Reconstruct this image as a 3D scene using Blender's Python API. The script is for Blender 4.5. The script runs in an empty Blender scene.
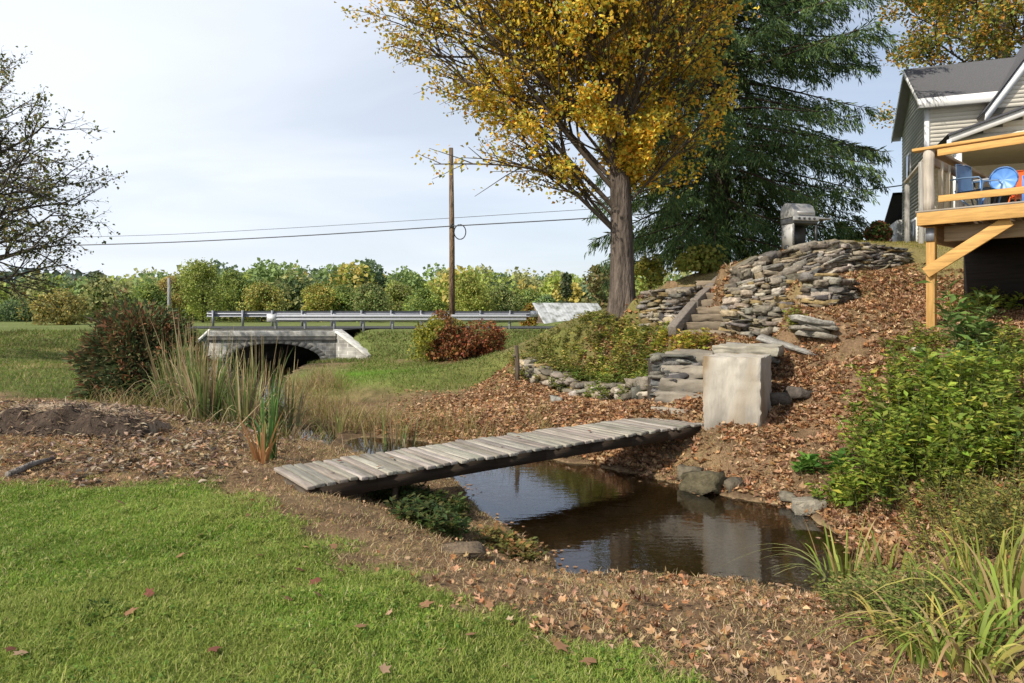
import bpy, bmesh, math, random
import numpy as np
from mathutils import Matrix, Vector

rng = np.random.default_rng(11)
random.seed(11)
FOC, CXP, HYP, EYE = 683.0, 512.0, 312.0, 1.6
R = math.radians
scene = bpy.context.scene
COL = scene.collection

def P(px, py, d):
    """survey point: bearing px/py seen from the camera station at distance d -> world coordinates"""
    return np.array([(px - CXP) / FOC * d, d, EYE - (py - HYP) / FOC * d])

def W(px, py, z=-0.6):
    return P(px, py, (EYE - z) * FOC / (py - HYP))

# ------------------------------------------------------------------ noise
def _h(i, j, s):
    n = (i * 374761393 + j * 668265263 + s * 144269504) & 0xffffffff
    n = ((n ^ (n >> 13)) * 1274126177) & 0xffffffff
    return ((n ^ (n >> 16)) & 0xffff) / 65535.0

def vnoise(x, y, s=0):
    x = np.asarray(x, float); y = np.asarray(y, float)
    i = np.floor(x).astype(np.int64); j = np.floor(y).astype(np.int64)
    u = x - i; v = y - j
    u = u * u * (3 - 2 * u); v = v * v * (3 - 2 * v)
    a = _h(i, j, s) * (1 - u) + _h(i + 1, j, s) * u
    b = _h(i, j + 1, s) * (1 - u) + _h(i + 1, j + 1, s) * u
    return a * (1 - v) + b * v

def fbm(x, y, s=0, o=4):
    t = 0; a = 0.5; f = 1.0
    for k in range(o):
        t = t + a * vnoise(x * f + k * 17.3, y * f - k * 9.1, s + k); a *= 0.5; f *= 2.03
    return t / (1 - 0.5 ** o)

def sstep(a, b, x):
    t = np.clip((x - a) / (b - a), 0, 1)
    return t * t * (3 - 2 * t)

# ------------------------------------------------------------------ mesh builder
class MB:
    def __init__(s):
        s.v = []; s.t = []; s.q = []; s.c = []; s.n = 0
    def add(s, v, quads=None, tris=None, col=(1, 1, 1)):
        v = np.asarray(v, float).reshape(-1, 3)
        s.v.append(v)
        c = np.asarray(col, float)
        if c.ndim == 1: c = np.tile(c[:3], (len(v), 1))
        s.c.append(c)
        if quads is not None and len(quads): s.q.append(np.asarray(quads, np.int64).reshape(-1, 4) + s.n)
        if tris is not None and len(tris): s.t.append(np.asarray(tris, np.int64).reshape(-1, 3) + s.n)
        s.n += len(v)
        return s
    def mesh(s, name, smooth=False):
        me = bpy.data.meshes.new(name)
        v = np.concatenate(s.v); c = np.concatenate(s.c)
        t = np.concatenate(s.t) if s.t else np.zeros((0, 3), np.int64)
        q = np.concatenate(s.q) if s.q else np.zeros((0, 4), np.int64)
        me.vertices.add(len(v)); me.vertices.foreach_set('co', v.astype(np.float32).ravel())
        nl = t.size + q.size
        me.loops.add(nl); me.loops.foreach_set('vertex_index', np.concatenate([t.ravel(), q.ravel()]).astype(np.int32))
        npoly = len(t) + len(q)
        me.polygons.add(npoly)
        st = np.concatenate([np.arange(len(t)) * 3, t.size + np.arange(len(q)) * 4]).astype(np.int32)
        me.polygons.foreach_set('loop_start', st)
        if smooth: me.polygons.foreach_set('use_smooth', np.ones(npoly, bool))
        me.update(calc_edges=True)
        a = me.color_attributes.new('tint', 'FLOAT_COLOR', 'POINT')
        rgba = np.ones((len(v), 4), np.float32); rgba[:, :3] = c
        a.data.foreach_set('color', rgba.ravel())
        return me
    def build(s, name, mat, parent=None, smooth=False, bevel=0):
        o = bpy.data.objects.new(name, s.mesh(name, smooth)); COL.objects.link(o)
        o.data.materials.append(mat)
        if parent: o.parent = parent
        if bevel:
            m = o.modifiers.new('bevel', 'BEVEL'); m.width = bevel; m.segments = 2; m.limit_method = 'ANGLE'; m.angle_limit = R(40)
        return o
    # simple solids -------------------------------------------------
    def box(s, c, size, rot=None, col=(1, 1, 1)):
        sx, sy, sz = [k / 2 for k in size]
        v = np.array([[x, y, z] for x in (-sx, sx) for y in (-sy, sy) for z in (-sz, sz)])
        if rot is not None: v = v @ np.asarray(rot).T
        return s.add(v + np.asarray(c), [[0, 1, 3, 2], [4, 6, 7, 5], [0, 4, 5, 1], [2, 3, 7, 6], [0, 2, 6, 4], [1, 5, 7, 3]], col=col)
    def bar(s, a, b, w, h, up=(0, 0, 1), col=(1, 1, 1)):
        a = np.asarray(a, float); b = np.asarray(b, float)
        x = b - a; L = np.linalg.norm(x); x = x / L
        y = np.cross(up, x); y /= np.linalg.norm(y); z = np.cross(x, y)
        return s.box((a + b) / 2, (L, w, h), np.stack([x, y, z], 1), col)
    def tube(s, pts, rad, k=8, col=(1, 1, 1), cap=True):
        pts = np.asarray(pts, float); n = len(pts)
        rad = np.broadcast_to(np.asarray(rad, float), (n,))
        d = np.gradient(pts, axis=0); d /= np.linalg.norm(d, axis=1)[:, None] + 1e-9
        ref = np.array([0.31, 0.17, 0.93]) if abs(d[0] @ np.array([0.31, 0.17, 0.93])) < 0.9 else np.array([1.0, 0, 0])
        u = np.cross(d, ref); u /= np.linalg.norm(u, axis=1)[:, None] + 1e-9
        w = np.cross(d, u)
        a = np.arange(k) / k * 2 * np.pi
        v = pts[:, None] + rad[:, None, None] * (np.cos(a)[None, :, None] * u[:, None] + np.sin(a)[None, :, None] * w[:, None])
        q = []
        for i in range(n - 1):
            for j in range(k):
                q.append([i * k + j, i * k + (j + 1) % k, (i + 1) * k + (j + 1) % k, (i + 1) * k + j])
        v = v.reshape(-1, 3); t = []
        if cap:
            v = np.concatenate([v, pts[:1], pts[-1:]])
            for j in range(k):
                t.append([n * k, (j + 1) % k, j]); t.append([n * k + 1, (n - 1) * k + j, (n - 1) * k + (j + 1) % k])
        if np.ndim(col) == 2: col = np.concatenate([np.repeat(col, k, 0), col[:1], col[-1:]][:3 if cap else 1])
        return s.add(v, q, t, col)
    def lathe(s, c, prof, k=16, col=(1, 1, 1), axis=None):
        prof = np.asarray(prof, float)
        a = np.arange(k) / k * 2 * np.pi
        v = np.stack([prof[:, 0][:, None] * np.cos(a), prof[:, 0][:, None] * np.sin(a), np.repeat(prof[:, 1][:, None], k, 1)], -1).reshape(-1, 3)
        if axis is not None: v = v @ np.asarray(axis).T
        q = [[i * k + j, i * k + (j + 1) % k, (i + 1) * k + (j + 1) % k, (i + 1) * k + j] for i in range(len(prof) - 1) for j in range(k)]
        return s.add(v + np.asarray(c), q, col=col)
    def prism(s, poly, a, b, col=(1, 1, 1)):
        """poly: (n,3) outline; extruded by vector b-a placed at a"""
        poly = np.asarray(poly, float); n = len(poly)
        off = np.asarray(b, float) - np.asarray(a, float)
        v = np.concatenate([poly + a, poly + a + off, [poly.mean(0) + a], [poly.mean(0) + a + off]])
        q = [[i, (i + 1) % n, n + (i + 1) % n, n + i] for i in range(n)]
        t = [[2 * n, (i + 1) % n, i] for i in range(n)] + [[2 * n + 1, n + i, n + (i + 1) % n] for i in range(n)]
        return s.add(v, q, t, col)
    # vegetation ----------------------------------------------------
    def leaves(s, c, u, nrm, L, wd, col, fold=0.15):
        """diamond leaves, base at c, along u, facing nrm"""
        n = len(c); u = unit(u); v = unit(np.cross(nrm, u)); nn = np.cross(u, v)
        L = np.broadcast_to(L, (n,))[:, None]; w = np.broadcast_to(wd, (n,))[:, None] * L
        p0 = c; p1 = c + u * L * 0.45 + v * w * .5 + nn * L * fold; p2 = c + u * L; p3 = c + u * L * 0.45 - v * w * .5 + nn * L * fold
        V = np.stack([p0, p1, p2, p3], 1).reshape(-1, 3)
        b = np.arange(n)[:, None] * 4
        T = np.concatenate([b + [0, 2, 1], b + [0, 3, 2]])
        return s.add(V, tris=T, col=np.repeat(np.broadcast_to(col, (n, 3)), 4, 0))
    def stars(s, c, u, nrm, L, col, curl=0.2):
        """five lobed leaves (maple like)"""
        n = len(c); u = unit(u); v = unit(np.cross(nrm, u)); nn = np.cross(u, v)
        ang = np.radians([180, 130, 100, 62, 35, 0, -35, -62, -100, -130])
        rad = np.array([.35, .42, .26, .52, .28, .62, .28, .52, .26, .42])
        L = np.broadcast_to(L, (n,))[:, None, None]
        cu = rng.uniform(-1, 1, (n, 1, 1)) * curl + curl * .6
        rr = rad[None, :, None] * rng.uniform(.8, 1.2, (n, 10, 1))
        V = c[:, None] + L * rr * (np.cos(ang)[None, :, None] * u[:, None] + np.sin(ang)[None, :, None] * v[:, None]) + nn[:, None] * L * cu * (rr ** 2) * 4 * (0.6 + .4 * np.sin(ang)[None, :, None] ** 2)
        V = np.concatenate([c[:, None], V], 1).reshape(-1, 3)
        b = np.arange(n)[:, None] * 11
        T = np.concatenate([b + [0, 1 + k, 1 + (k + 1) % 10] for k in range(10)])
        return s.add(V, tris=T, col=np.repeat(np.broadcast_to(col, (n, 3)), 11, 0))
    def blades(s, c, h, w, lean, bend, col, segs=3, tip=None, up=None):
        """grass blades: lean = horizontal vector (n,2) of the total tip displacement / h"""
        n = len(c); h = np.broadcast_to(h, (n,)); w = np.broadcast_to(w, (n,))
        bend = np.broadcast_to(bend, (n,))
        a = rng.uniform(0, 2 * np.pi, n)
        side = np.stack([np.cos(a), np.sin(a), np.zeros(n)], 1)
        rows = []; 
        for k in range(segs + 1):
            t = k / segs
            p = c.copy()
            p[:, :2] += lean * (h * (t ** 1.0 * (1 - bend) + bend * t * t))[:, None]
            drop = bend * t * t * t * 0.9
            p[:, 2] += h * (t - drop)
            ww = w * (1 - t) ** 0.7 if k < segs else np.zeros(n)
            if k < segs: rows += [p - side * ww[:, None] * .5, p + side * ww[:, None] * .5]
            else: rows += [p]
        V = np.stack(rows, 1); m = V.shape[1]
        b = np.arange(n)[:, None] * m
        Q = [b + [2 * k, 2 * k + 1, 2 * k + 3, 2 * k + 2] for k in range(segs - 1)]
        T = b + [2 * segs - 2, 2 * segs - 1, 2 * segs]
        col = np.broadcast_to(col, (n, 3))
        tipc = col if tip is None else np.broadcast_to(tip, (n, 3))
        tt = np.array([min(1, (k // 2) / segs) for k in range(m)])
        C = col[:, None] * (1 - tt)[None, :, None] + tipc[:, None] * tt[None, :, None]
        return s.add(V.reshape(-1, 3), np.concatenate(Q) if Q else None, T, C.reshape(-1, 3))

def unit(v):
    return v / (np.linalg.norm(v, axis=-1, keepdims=True) + 1e-9)

def rdir(n, zlo=-1, zhi=1):
    z = rng.uniform(zlo, zhi, n); a = rng.uniform(0, 2 * np.pi, n); r = np.sqrt(1 - z * z)
    return np.stack([r * np.cos(a), r * np.sin(a), z], 1)

def mixcol(pal, n, jit=0.15, w=None):
    pal = np.asarray(pal, float)
    i = rng.choice(len(pal), n, p=w)
    return np.clip(pal[i] * rng.uniform(1 - jit, 1 + jit, (n, 1)) * rng.uniform(1 - jit * .4, 1 + jit * .4, (n, 3)), 0, 1)

# ------------------------------------------------------------------ naming
def tag(o, label=None, cat=None, group=None, kind=None):
    if label: o['label'] = label
    if cat: o['category'] = cat
    if group: o['group'] = group
    if kind: o['kind'] = kind
    return o

def thing(name, label, cat, loc=(0, 0, 0), rz=0, group=None):
    o = bpy.data.objects.new(name, None); COL.objects.link(o)
    o.empty_display_size = 0.2
    o.location = [float(k) for k in loc]; o.rotation_euler = (0, 0, rz)
    return tag(o, label, cat, group)

def copy_tree(o, parent=None):
    c = o.copy(); COL.objects.link(c); c.parent = parent
    for ch in list(o.children): copy_tree(ch, c)
    return c

# ------------------------------------------------------------------ materials
def mat_new(name):
    m = bpy.data.materials.new(name); m.use_nodes = True
    nt = m.node_tree; nt.nodes.clear()
    out = nt.nodes.new('ShaderNodeOutputMaterial')
    return m, nt, nt.nodes, nt.links, out

def tinted(name, rough=0.9, nscale=8, ncon=0.5, bump=0.3, bscale=None, bdist=0.02, stretch=None, spec=0.25, trans=0.0, metal=0.0, base=None, coord='Object', detail=6, second=None, gain=1.0):
    m, nt, N, L, out = mat_new(name)
    b = N.new('ShaderNodeBsdfPrincipled')
    b.inputs['Roughness'].default_value = rough
    b.inputs['Specular IOR Level'].default_value = spec
    b.inputs['Metallic'].default_value = metal
    tc = N.new('ShaderNodeTexCoord'); mp = N.new('ShaderNodeMapping')
    L.new(tc.outputs[coord], mp.inputs['Vector'])
    if stretch: mp.inputs['Scale'].default_value = stretch
    if base is None:
        at = N.new('ShaderNodeAttribute'); at.attribute_name = 'tint'; colout = at.outputs['Color']
    else:
        rgb = N.new('ShaderNodeRGB'); rgb.outputs[0].default_value = (*base, 1); colout = rgb.outputs[0]
    if gain != 1.0:
        gm = N.new('ShaderNodeVectorMath'); gm.operation = 'SCALE'; gm.inputs['Scale'].default_value = gain; L.new(colout, gm.inputs[0]); colout = gm.outputs[0]
    nz = None
    if ncon > 0:
        nz = N.new('ShaderNodeTexNoise'); nz.inputs['Scale'].default_value = nscale; nz.inputs['Detail'].default_value = detail; nz.inputs['Roughness'].default_value = 0.65
        L.new(mp.outputs[0], nz.inputs['Vector'])
        mr = N.new('ShaderNodeMapRange'); mr.inputs['From Min'].default_value = 0.25; mr.inputs['From Max'].default_value = 0.75
        mr.inputs['To Min'].default_value = 1 - ncon; mr.inputs['To Max'].default_value = 1 + ncon
        L.new(nz.outputs['Fac'], mr.inputs['Value'])
        mx = N.new('ShaderNodeVectorMath'); mx.operation = 'MULTIPLY'
        L.new(colout, mx.inputs[0]); L.new(mr.outputs[0], mx.inputs[1]); colout = mx.outputs[0]
    if second is not None:
        col2, sc2, lo, hi = second
        n2 = N.new('ShaderNodeTexNoise'); n2.inputs['Scale'].default_value = sc2; n2.inputs['Detail'].default_value = 5
        L.new(mp.outputs[0], n2.inputs['Vector'])
        r2 = N.new('ShaderNodeMapRange'); r2.inputs['From Min'].default_value = lo; r2.inputs['From Max'].default_value = hi
        L.new(n2.outputs['Fac'], r2.inputs['Value'])
        m2 = N.new('ShaderNodeMix'); m2.data_type = 'RGBA'
        L.new(r2.outputs[0], m2.inputs['Factor']); L.new(colout, m2.inputs[6]); m2.inputs[7].default_value = (*col2, 1)
        colout = m2.outputs[2]
    L.new(colout, b.inputs['Base Color'])
    if bump > 0:
        nb = N.new('ShaderNodeTexNoise'); nb.inputs['Scale'].default_value = bscale or nscale * 2.5; nb.inputs['Detail'].default_value = 6
        L.new(mp.outputs[0], nb.inputs['Vector'])
        bp = N.new('ShaderNodeBump'); bp.inputs['Strength'].default_value = bump; bp.inputs['Distance'].default_value = bdist
        L.new(nb.outputs['Fac'], bp.inputs['Height']); L.new(bp.outputs[0], b.inputs['Normal'])
    sh = b.outputs[0]
    if trans > 0:
        tr = N.new('ShaderNodeBsdfTranslucent'); L.new(colout, tr.inputs['Color'])
        ms = N.new('ShaderNodeMixShader'); ms.inputs[0].default_value = trans
        L.new(sh, ms.inputs[1]); L.new(tr.outputs[0], ms.inputs[2]); sh = ms.outputs[0]
    L.new(sh, out.inputs['Surface'])
    return m

M = {}
M['leaf'] = tinted('leaf_foliage', rough=0.6, ncon=0, bump=0, trans=0.38, spec=0.3, gain=1.55)
M['needle'] = tinted('needle_foliage', rough=0.7, ncon=0, bump=0, trans=0.2, spec=0.2, gain=2.3)
M['litter'] = tinted('dry_leaf', rough=0.75, ncon=0.25, nscale=30, bump=0, trans=0.25, spec=0.2, gain=1.35)
M['blade'] = tinted('grass_blade', rough=0.6, ncon=0, bump=0, trans=0.4, spec=0.25, gain=1.65)
M['bark'] = tinted('bark', rough=0.95, nscale=9, ncon=0.75, bump=1.0, bscale=16, bdist=0.12, stretch=(1, 1, .18), spec=.1)
M['twig'] = tinted('twig_bark', rough=0.95, ncon=0.3, nscale=20, bump=0, spec=.1)
M['stone'] = tinted('field_stone', rough=0.9, nscale=14, ncon=0.55, bump=0.7, bscale=40, bdist=0.02, spec=.2)
M['concrete'] = tinted('old_concrete', rough=0.92, nscale=3.5, ncon=0.35, bump=0.45, bscale=35, bdist=0.012, spec=.2, second=((.10, .085, .06), 1.6, .55, .78))
M['block'] = tinted('stained_block', rough=0.92, nscale=3, ncon=0.3, bump=0.5, bscale=22, bdist=0.015, spec=.2, stretch=(2.2, 2.2, .55), second=((.26, .19, .11), 1.5, .5, .72))
M['greywood'] = tinted('weathered_wood', rough=0.88, nscale=7, ncon=0.4, bump=0.5, bscale=18, bdist=0.01, stretch=(.25, 6, 4), spec=.2)
M['newwood'] = tinted('fresh_lumber', rough=0.7, second=((.24, .11, .035), 1.3, .62, .75), nscale=5, ncon=0.42, bump=0.15, bscale=14, stretch=(.4, 5, 5), spec=.3)
M['postwood'] = tinted('post_lumber', rough=0.75, nscale=5, ncon=0.35, bump=0.25, bscale=16, stretch=(5, 5, .4), spec=.25)
M['metal'] = tinted('galvanised_steel', rough=0.45, nscale=6, ncon=0.12, bump=0, spec=.5, metal=0.35)
M['paint'] = tinted('painted_surface', rough=0.55, nscale=5, ncon=0.1, bump=0.05, spec=.35)
M['plastic'] = tinted('painted_steel', rough=0.4, nscale=5, ncon=0.06, bump=0, spec=.5)
M['roof'] = tinted('asphalt_shingle', rough=0.95, nscale=40, ncon=0.35, bump=0.5, bscale=60, spec=.15)
M['rustroof'] = tinted('weathered_tin', rough=0.6, nscale=2.2, ncon=0.3, bump=0.1, spec=.3, second=((.18, .19, .15), 1.7, .5, .68), stretch=(1, 1, 1))
M['dark'] = tinted('dark_interior', rough=0.95, ncon=0.3, bump=0, spec=.05)
M['glassy'] = tinted('window_glass', rough=0.06, ncon=0, bump=0, spec=.8)
M['asphalt'] = tinted('road_asphalt', rough=0.95, nscale=30, ncon=0.25, bump=0.3, spec=.1)

# ground: vertex zone colour broken up by two scales of noise
def ground_material():
    m, nt, N, L, out = mat_new('ground_cover')
    b = N.new('ShaderNodeBsdfPrincipled'); b.inputs['Roughness'].default_value = 0.97; b.inputs['Specular IOR Level'].default_value = 0.08
    at = N.new('ShaderNodeAttribute'); at.attribute_name = 'tint'
    tc = N.new('ShaderNodeTexCoord')
    def noise(sc, det=6, ro=.65):
        n = N.new('ShaderNodeTexNoise'); n.inputs['Scale'].default_value = sc; n.inputs['Detail'].default_value = det; n.inputs['Roughness'].default_value = ro
        L.new(tc.outputs['Object'], n.inputs['Vector']); return n
    def rng_(n, a, b_, lo=.25, hi=.75):
        r = N.new('ShaderNodeMapRange'); r.inputs['From Min'].default_value = lo; r.inputs['From Max'].default_value = hi
        r.inputs['To Min'].default_value = a * 1.15; r.inputs['To Max'].default_value = b_ * 1.15; L.new(n.outputs['Fac'], r.inputs['Value']); return r
    a1 = rng_(noise(1.7), .7, 1.3); a2 = rng_(noise(24, 8, .75), .45, 1.5)
    m1 = N.new('ShaderNodeMath'); m1.operation = 'MULTIPLY'; L.new(a1.outputs[0], m1.inputs[0]); L.new(a2.outputs[0], m1.inputs[1])
    v = N.new('ShaderNodeVectorMath'); v.operation = 'MULTIPLY'; L.new(at.outputs['Color'], v.inputs[0]); L.new(m1.outputs[0], v.inputs[1])
    L.new(v.outputs[0], b.inputs['Base Color'])
    bp = N.new('ShaderNodeBump'); bp.inputs['Strength'].default_value = .7; bp.inputs['Distance'].default_value = .03
    L.new(noise(30, 8, .7).outputs['Fac'], bp.inputs['Height']); L.new(bp.outputs[0], b.inputs['Normal'])
    L.new(b.outputs[0], out.inputs['Surface'])
    return m
M['ground'] = ground_material()

def water_material():
    m, nt, N, L, out = mat_new('stream_water')
    tc = N.new('ShaderNodeTexCoord'); mp = N.new('ShaderNodeMapping'); mp.inputs['Scale'].default_value = (1.0, 2.2, 1)
    L.new(tc.outputs['Object'], mp.inputs['Vector'])
    n = N.new('ShaderNodeTexNoise'); n.inputs['Scale'].default_value = 5; n.inputs['Detail'].default_value = 3
    L.new(mp.outputs[0], n.inputs['Vector'])
    bp = N.new('ShaderNodeBump'); bp.inputs['Strength'].default_value = .10; bp.inputs['Distance'].default_value = .02; L.new(n.outputs['Fac'], bp.inputs['Height'])
    g = N.new('ShaderNodeBsdfGlossy'); g.inputs['Roughness'].default_value = .03; g.inputs['Color'].default_value = (.88, .93, 1, 1); L.new(bp.outputs[0], g.inputs['Normal'])
    t = N.new('ShaderNodeBsdfTransparent'); t.inputs['Color'].default_value = (.82, .72, .52, 1)
    fr = N.new('ShaderNodeFresnel'); fr.inputs['IOR'].default_value = 1.45; L.new(bp.outputs[0], fr.inputs['Normal'])
    ml = N.new('ShaderNodeMath'); ml.operation = 'MULTIPLY_ADD'; ml.inputs[1].default_value = 1.15; ml.inputs[2].default_value = 0.0; ml.use_clamp = True
    L.new(fr.outputs[0], ml.inputs[0])
    ms = N.new('ShaderNodeMixShader'); L.new(ml.outputs[0], ms.inputs[0]); L.new(t.outputs[0], ms.inputs[1]); L.new(g.outputs[0], ms.inputs[2])
    L.new(ms.outputs[0], out.inputs['Surface'])
    return m
M['water'] = water_material()

# ------------------------------------------------------------------ sky, sun, camera
SUN_AZ = np.array([-0.77, -0.64]); SUN_AZ /= np.linalg.norm(SUN_AZ)
SUN_EL = R(41)
def make_world():
    w = bpy.data.worlds.new('World'); scene.world = w; w.use_nodes = True
    N = w.node_tree.nodes; L = w.node_tree.links; N.clear()
    out = N.new('ShaderNodeOutputWorld'); bg = N.new('ShaderNodeBackground'); bg.inputs['Strength'].default_value = 0.135
    sky = N.new('ShaderNodeTexSky'); sky.sky_type = 'NISHITA'; sky.sun_disc = False
    sky.sun_elevation = SUN_EL; sky.sun_rotation = math.atan2(SUN_AZ[0], SUN_AZ[1]); sky.air_density = 1.0; sky.dust_density = 1.5; sky.ozone_density = 1.5
    tc = N.new('ShaderNodeTexCoord')
    sep = N.new('ShaderNodeSeparateXYZ'); L.new(tc.outputs['Generated'], sep.inputs[0])
    # project the direction on a cloud layer: xy / (z + .25)
    ad = N.new('ShaderNodeMath'); ad.operation = 'ADD'; ad.inputs[1].default_value = .22; L.new(sep.outputs['Z'], ad.inputs[0])
    mx_ = N.new('ShaderNodeMath'); mx_.operation = 'MAXIMUM'; mx_.inputs[1].default_value = .05; L.new(ad.outputs[0], mx_.inputs[0])
    cb = N.new('ShaderNodeCombineXYZ')
    for ax in 'XY':
        dv = N.new('ShaderNodeMath'); dv.operation = 'DIVIDE'; L.new(sep.outputs[ax], dv.inputs[0]); L.new(mx_.outputs[0], dv.inputs[1]); L.new(dv.outputs[0], cb.inputs[ax])
    mp = N.new('ShaderNodeMapping'); mp.inputs['Scale'].default_value = (.55, 1.3, 1); mp.inputs['Rotation'].default_value = (0, 0, R(28)); mp.inputs['Location'].default_value = (3.1, 1.2, 0)
    L.new(cb.outputs[0], mp.inputs['Vector'])
    n1 = N.new('ShaderNodeTexNoise'); n1.inputs['Scale'].default_value = 1.1; n1.inputs['Detail'].default_value = 7; n1.inputs['Roughness'].default_value = .5; n1.inputs['Distortion'].default_value = .6
    L.new(mp.outputs[0], n1.inputs['Vector'])
    r1 = N.new('ShaderNodeMapRange'); r1.inputs['From Min'].default_value = .33; r1.inputs['From Max'].default_value = .68; r1.inputs['To Min'].default_value = .64; r1.inputs['To Max'].default_value = .93
    L.new(n1.outputs['Fac'], r1.inputs['Value'])
    # the thin cloud veil is thicker towards the west (-x)
    wx = N.new('ShaderNodeMapRange'); wx.inputs['From Min'].default_value = -.55; wx.inputs['From Max'].default_value = .6; wx.inputs['To Min'].default_value = .12; wx.inputs['To Max'].default_value = -.4
    L.new(sep.outputs['X'], wx.inputs['Value'])
    sm = N.new('ShaderNodeMath'); sm.operation = 'ADD'; sm.use_clamp = True; L.new(r1.outputs[0], sm.inputs[0]); L.new(wx.outputs[0], sm.inputs[1])
    fy = N.new('ShaderNodeMapRange'); fy.inputs['From Min'].default_value = -.35; fy.inputs['From Max'].default_value = .25; fy.inputs['To Min'].default_value = .6; fy.inputs['To Max'].default_value = 1; L.new(sep.outputs['Y'], fy.inputs['Value'])
    fz = N.new('ShaderNodeMapRange'); fz.inputs['From Min'].default_value = .45; fz.inputs['From Max'].default_value = .8; fz.inputs['To Min'].default_value = 1; fz.inputs['To Max'].default_value = .5; L.new(sep.outputs['Z'], fz.inputs['Value'])  # veil thinned behind the camera and overhead, shaped to lower fill light
    for f_ in (fy, fz):
        mm = N.new('ShaderNodeMath'); mm.operation = 'MULTIPLY'; L.new(sm.outputs[0], mm.inputs[0]); L.new(f_.outputs[0], mm.inputs[1]); sm = mm
    mix = N.new('ShaderNodeMix'); mix.data_type = 'RGBA'
    L.new(sm.outputs[0], mix.inputs['Factor']); L.new(sky.outputs[0], mix.inputs[6]); mix.inputs[7].default_value = (7.3, 7.75, 8.5, 1)
    L.new(mix.outputs[2], bg.inputs['Color']); L.new(bg.outputs[0], out.inputs['Surface'])
make_world()

sd = bpy.data.lights.new('sun', 'SUN'); sd.energy = 5.0; sd.angle = R(0.53); sd.color = (1, .93, .82)
so = bpy.data.objects.new('sun', sd); COL.objects.link(so)
sv = Vector((SUN_AZ[0] * math.cos(SUN_EL), SUN_AZ[1] * math.cos(SUN_EL), math.sin(SUN_EL)))
so.rotation_euler = sv.to_track_quat('Z', 'Y').to_euler(); so.location = sv * 40

cd = bpy.data.cameras.new('camera'); cam = bpy.data.objects.new('camera', cd); COL.objects.link(cam)
cam.location = (0, 0, EYE); cam.rotation_euler = (R(90), 0, 0)
cd.sensor_width = 36; cd.lens = FOC / 1024 * 36; cd.shift_y = -(341.5 - HYP) / 1024
cd.clip_start = .1; cd.clip_end = 4000
scene.camera = cam
scene.render.engine = 'CYCLES'
scene.cycles.use_denoising = True
scene.cycles.max_bounces = 7; scene.cycles.transparent_max_bounces = 8; scene.cycles.diffuse_bounces = 3; scene.cycles.glossy_bounces = 3; scene.cycles.transmission_bounces = 4
scene.cycles.sample_clamp_indirect = 6
scene.view_settings.view_transform = 'Standard'; scene.view_settings.look = 'None'; scene.view_settings.exposure = 0
# ------------------------------------------------------------------ terrain
CP = [(-6,0,.05),(-3,0,.02),(0,0,0),(3,0,-.15),(6,0,-.2),(-8,4,.05),(-4,3,.02),(-2,3,0),(0,3,-.03),(1,3.2,-.12),(2.2,3.6,-.33),(3.5,3.6,-.3),(5,3,-.1),
 (-4,6,.02),(-2.5,6,0),(-1.7,6,-.02),(0,4.6,-.22),(.7,4.9,-.4),(2,4.9,-.46),
 (-5,8,.08),(-3.3,7.5,.02),(-6,10,.15),(-8,10,.15),(-4.5,10,-.05),(-12,12,.1),(-12,20,.1),(-7,13,-.15),(-8,18,-.05),(-15,30,.2),(-25,40,.3),(-30,20,.3),
 (-2.1,7,-.1),(-1.8,6.4,-.1),(12,27,3.5),(8.5,24,2.9),(5.5,24,2.2),(2.5,24,1.2),(-13,27,-.5),(-8,27,-.5),(-6.5,27.5,-.42),(-10,24,-.5),
 (60,60,2),(-60,60,.3),(0,60,.8),(40,60,3),(40,20,4),(20,10,2.6),(15,5,1),(12,0,.4),(0,-8,.1),(-10,-8,.2),(10,-8,.2),(-40,-8,.3),(-60,30,.3),(40,0,2)]
for a in [(450,415,12.5),(560,410,12),(500,395,14.5),(500,380,18),(450,360,27),(400,380,18),(330,400,16.5),(350,375,21),(520,352,24),(540,333,32),
 (690,426,10),(730,428,9.5),(770,405,10.2),(720,470,8.8),(780,490,7.9),(830,510,7.2),
 (800,440,9.2),(800,400,10),(850,430,8.6),(850,380,10),(830,345,11.2),(870,320,11.6),(932,329,10.5),(870,290,12.7),(900,265,14.2),(980,330,10.2),(1024,360,9.5),(930,400,8.8),
 (960,450,7.6),(1024,450,7.2),(930,500,6.7),(1024,520,5.9),(1024,600,4.4),(1000,290,13),(1024,260,15),
 (780,253,14.6),(830,245,15),(900,251,15.5),(800,250,17),(905,245,22),(1000,240,21),
 (380,505,7.05),(420,515,6.75),(450,520,6.6),(350,487,7.5),(400,490,7.7),(348,502,6.25),(390,531,5.5),(430,553,5.2),(480,560,5.5),(722,331,12.5),(790,342,11.9),(690,340,12.3),(665,334,14),(705,307,14),(720,286,15.4),(660,291,15.6),(650,298,19),(700,276,22),(600,327,17),(615,326,19),(580,331,17),(632,316,17),(600,326,30),(785,371,10.9),(800,352,11.5),(762,430,9.15),(745,431,9.3),
 (622,322,15),(590,327,14.5),(560,335,15),(530,346,15),(640,346,12.5),(690,353,11.6),
 (520,372,14.5),(560,385,13.3),(600,393,12.6),(640,399,11.5),(655,401,10.8),(560,328,20),(590,325,25),(620,320,35),(700,300,35)]:
    CP.append(tuple(P(*a)))
CP = np.array(CP)
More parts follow.
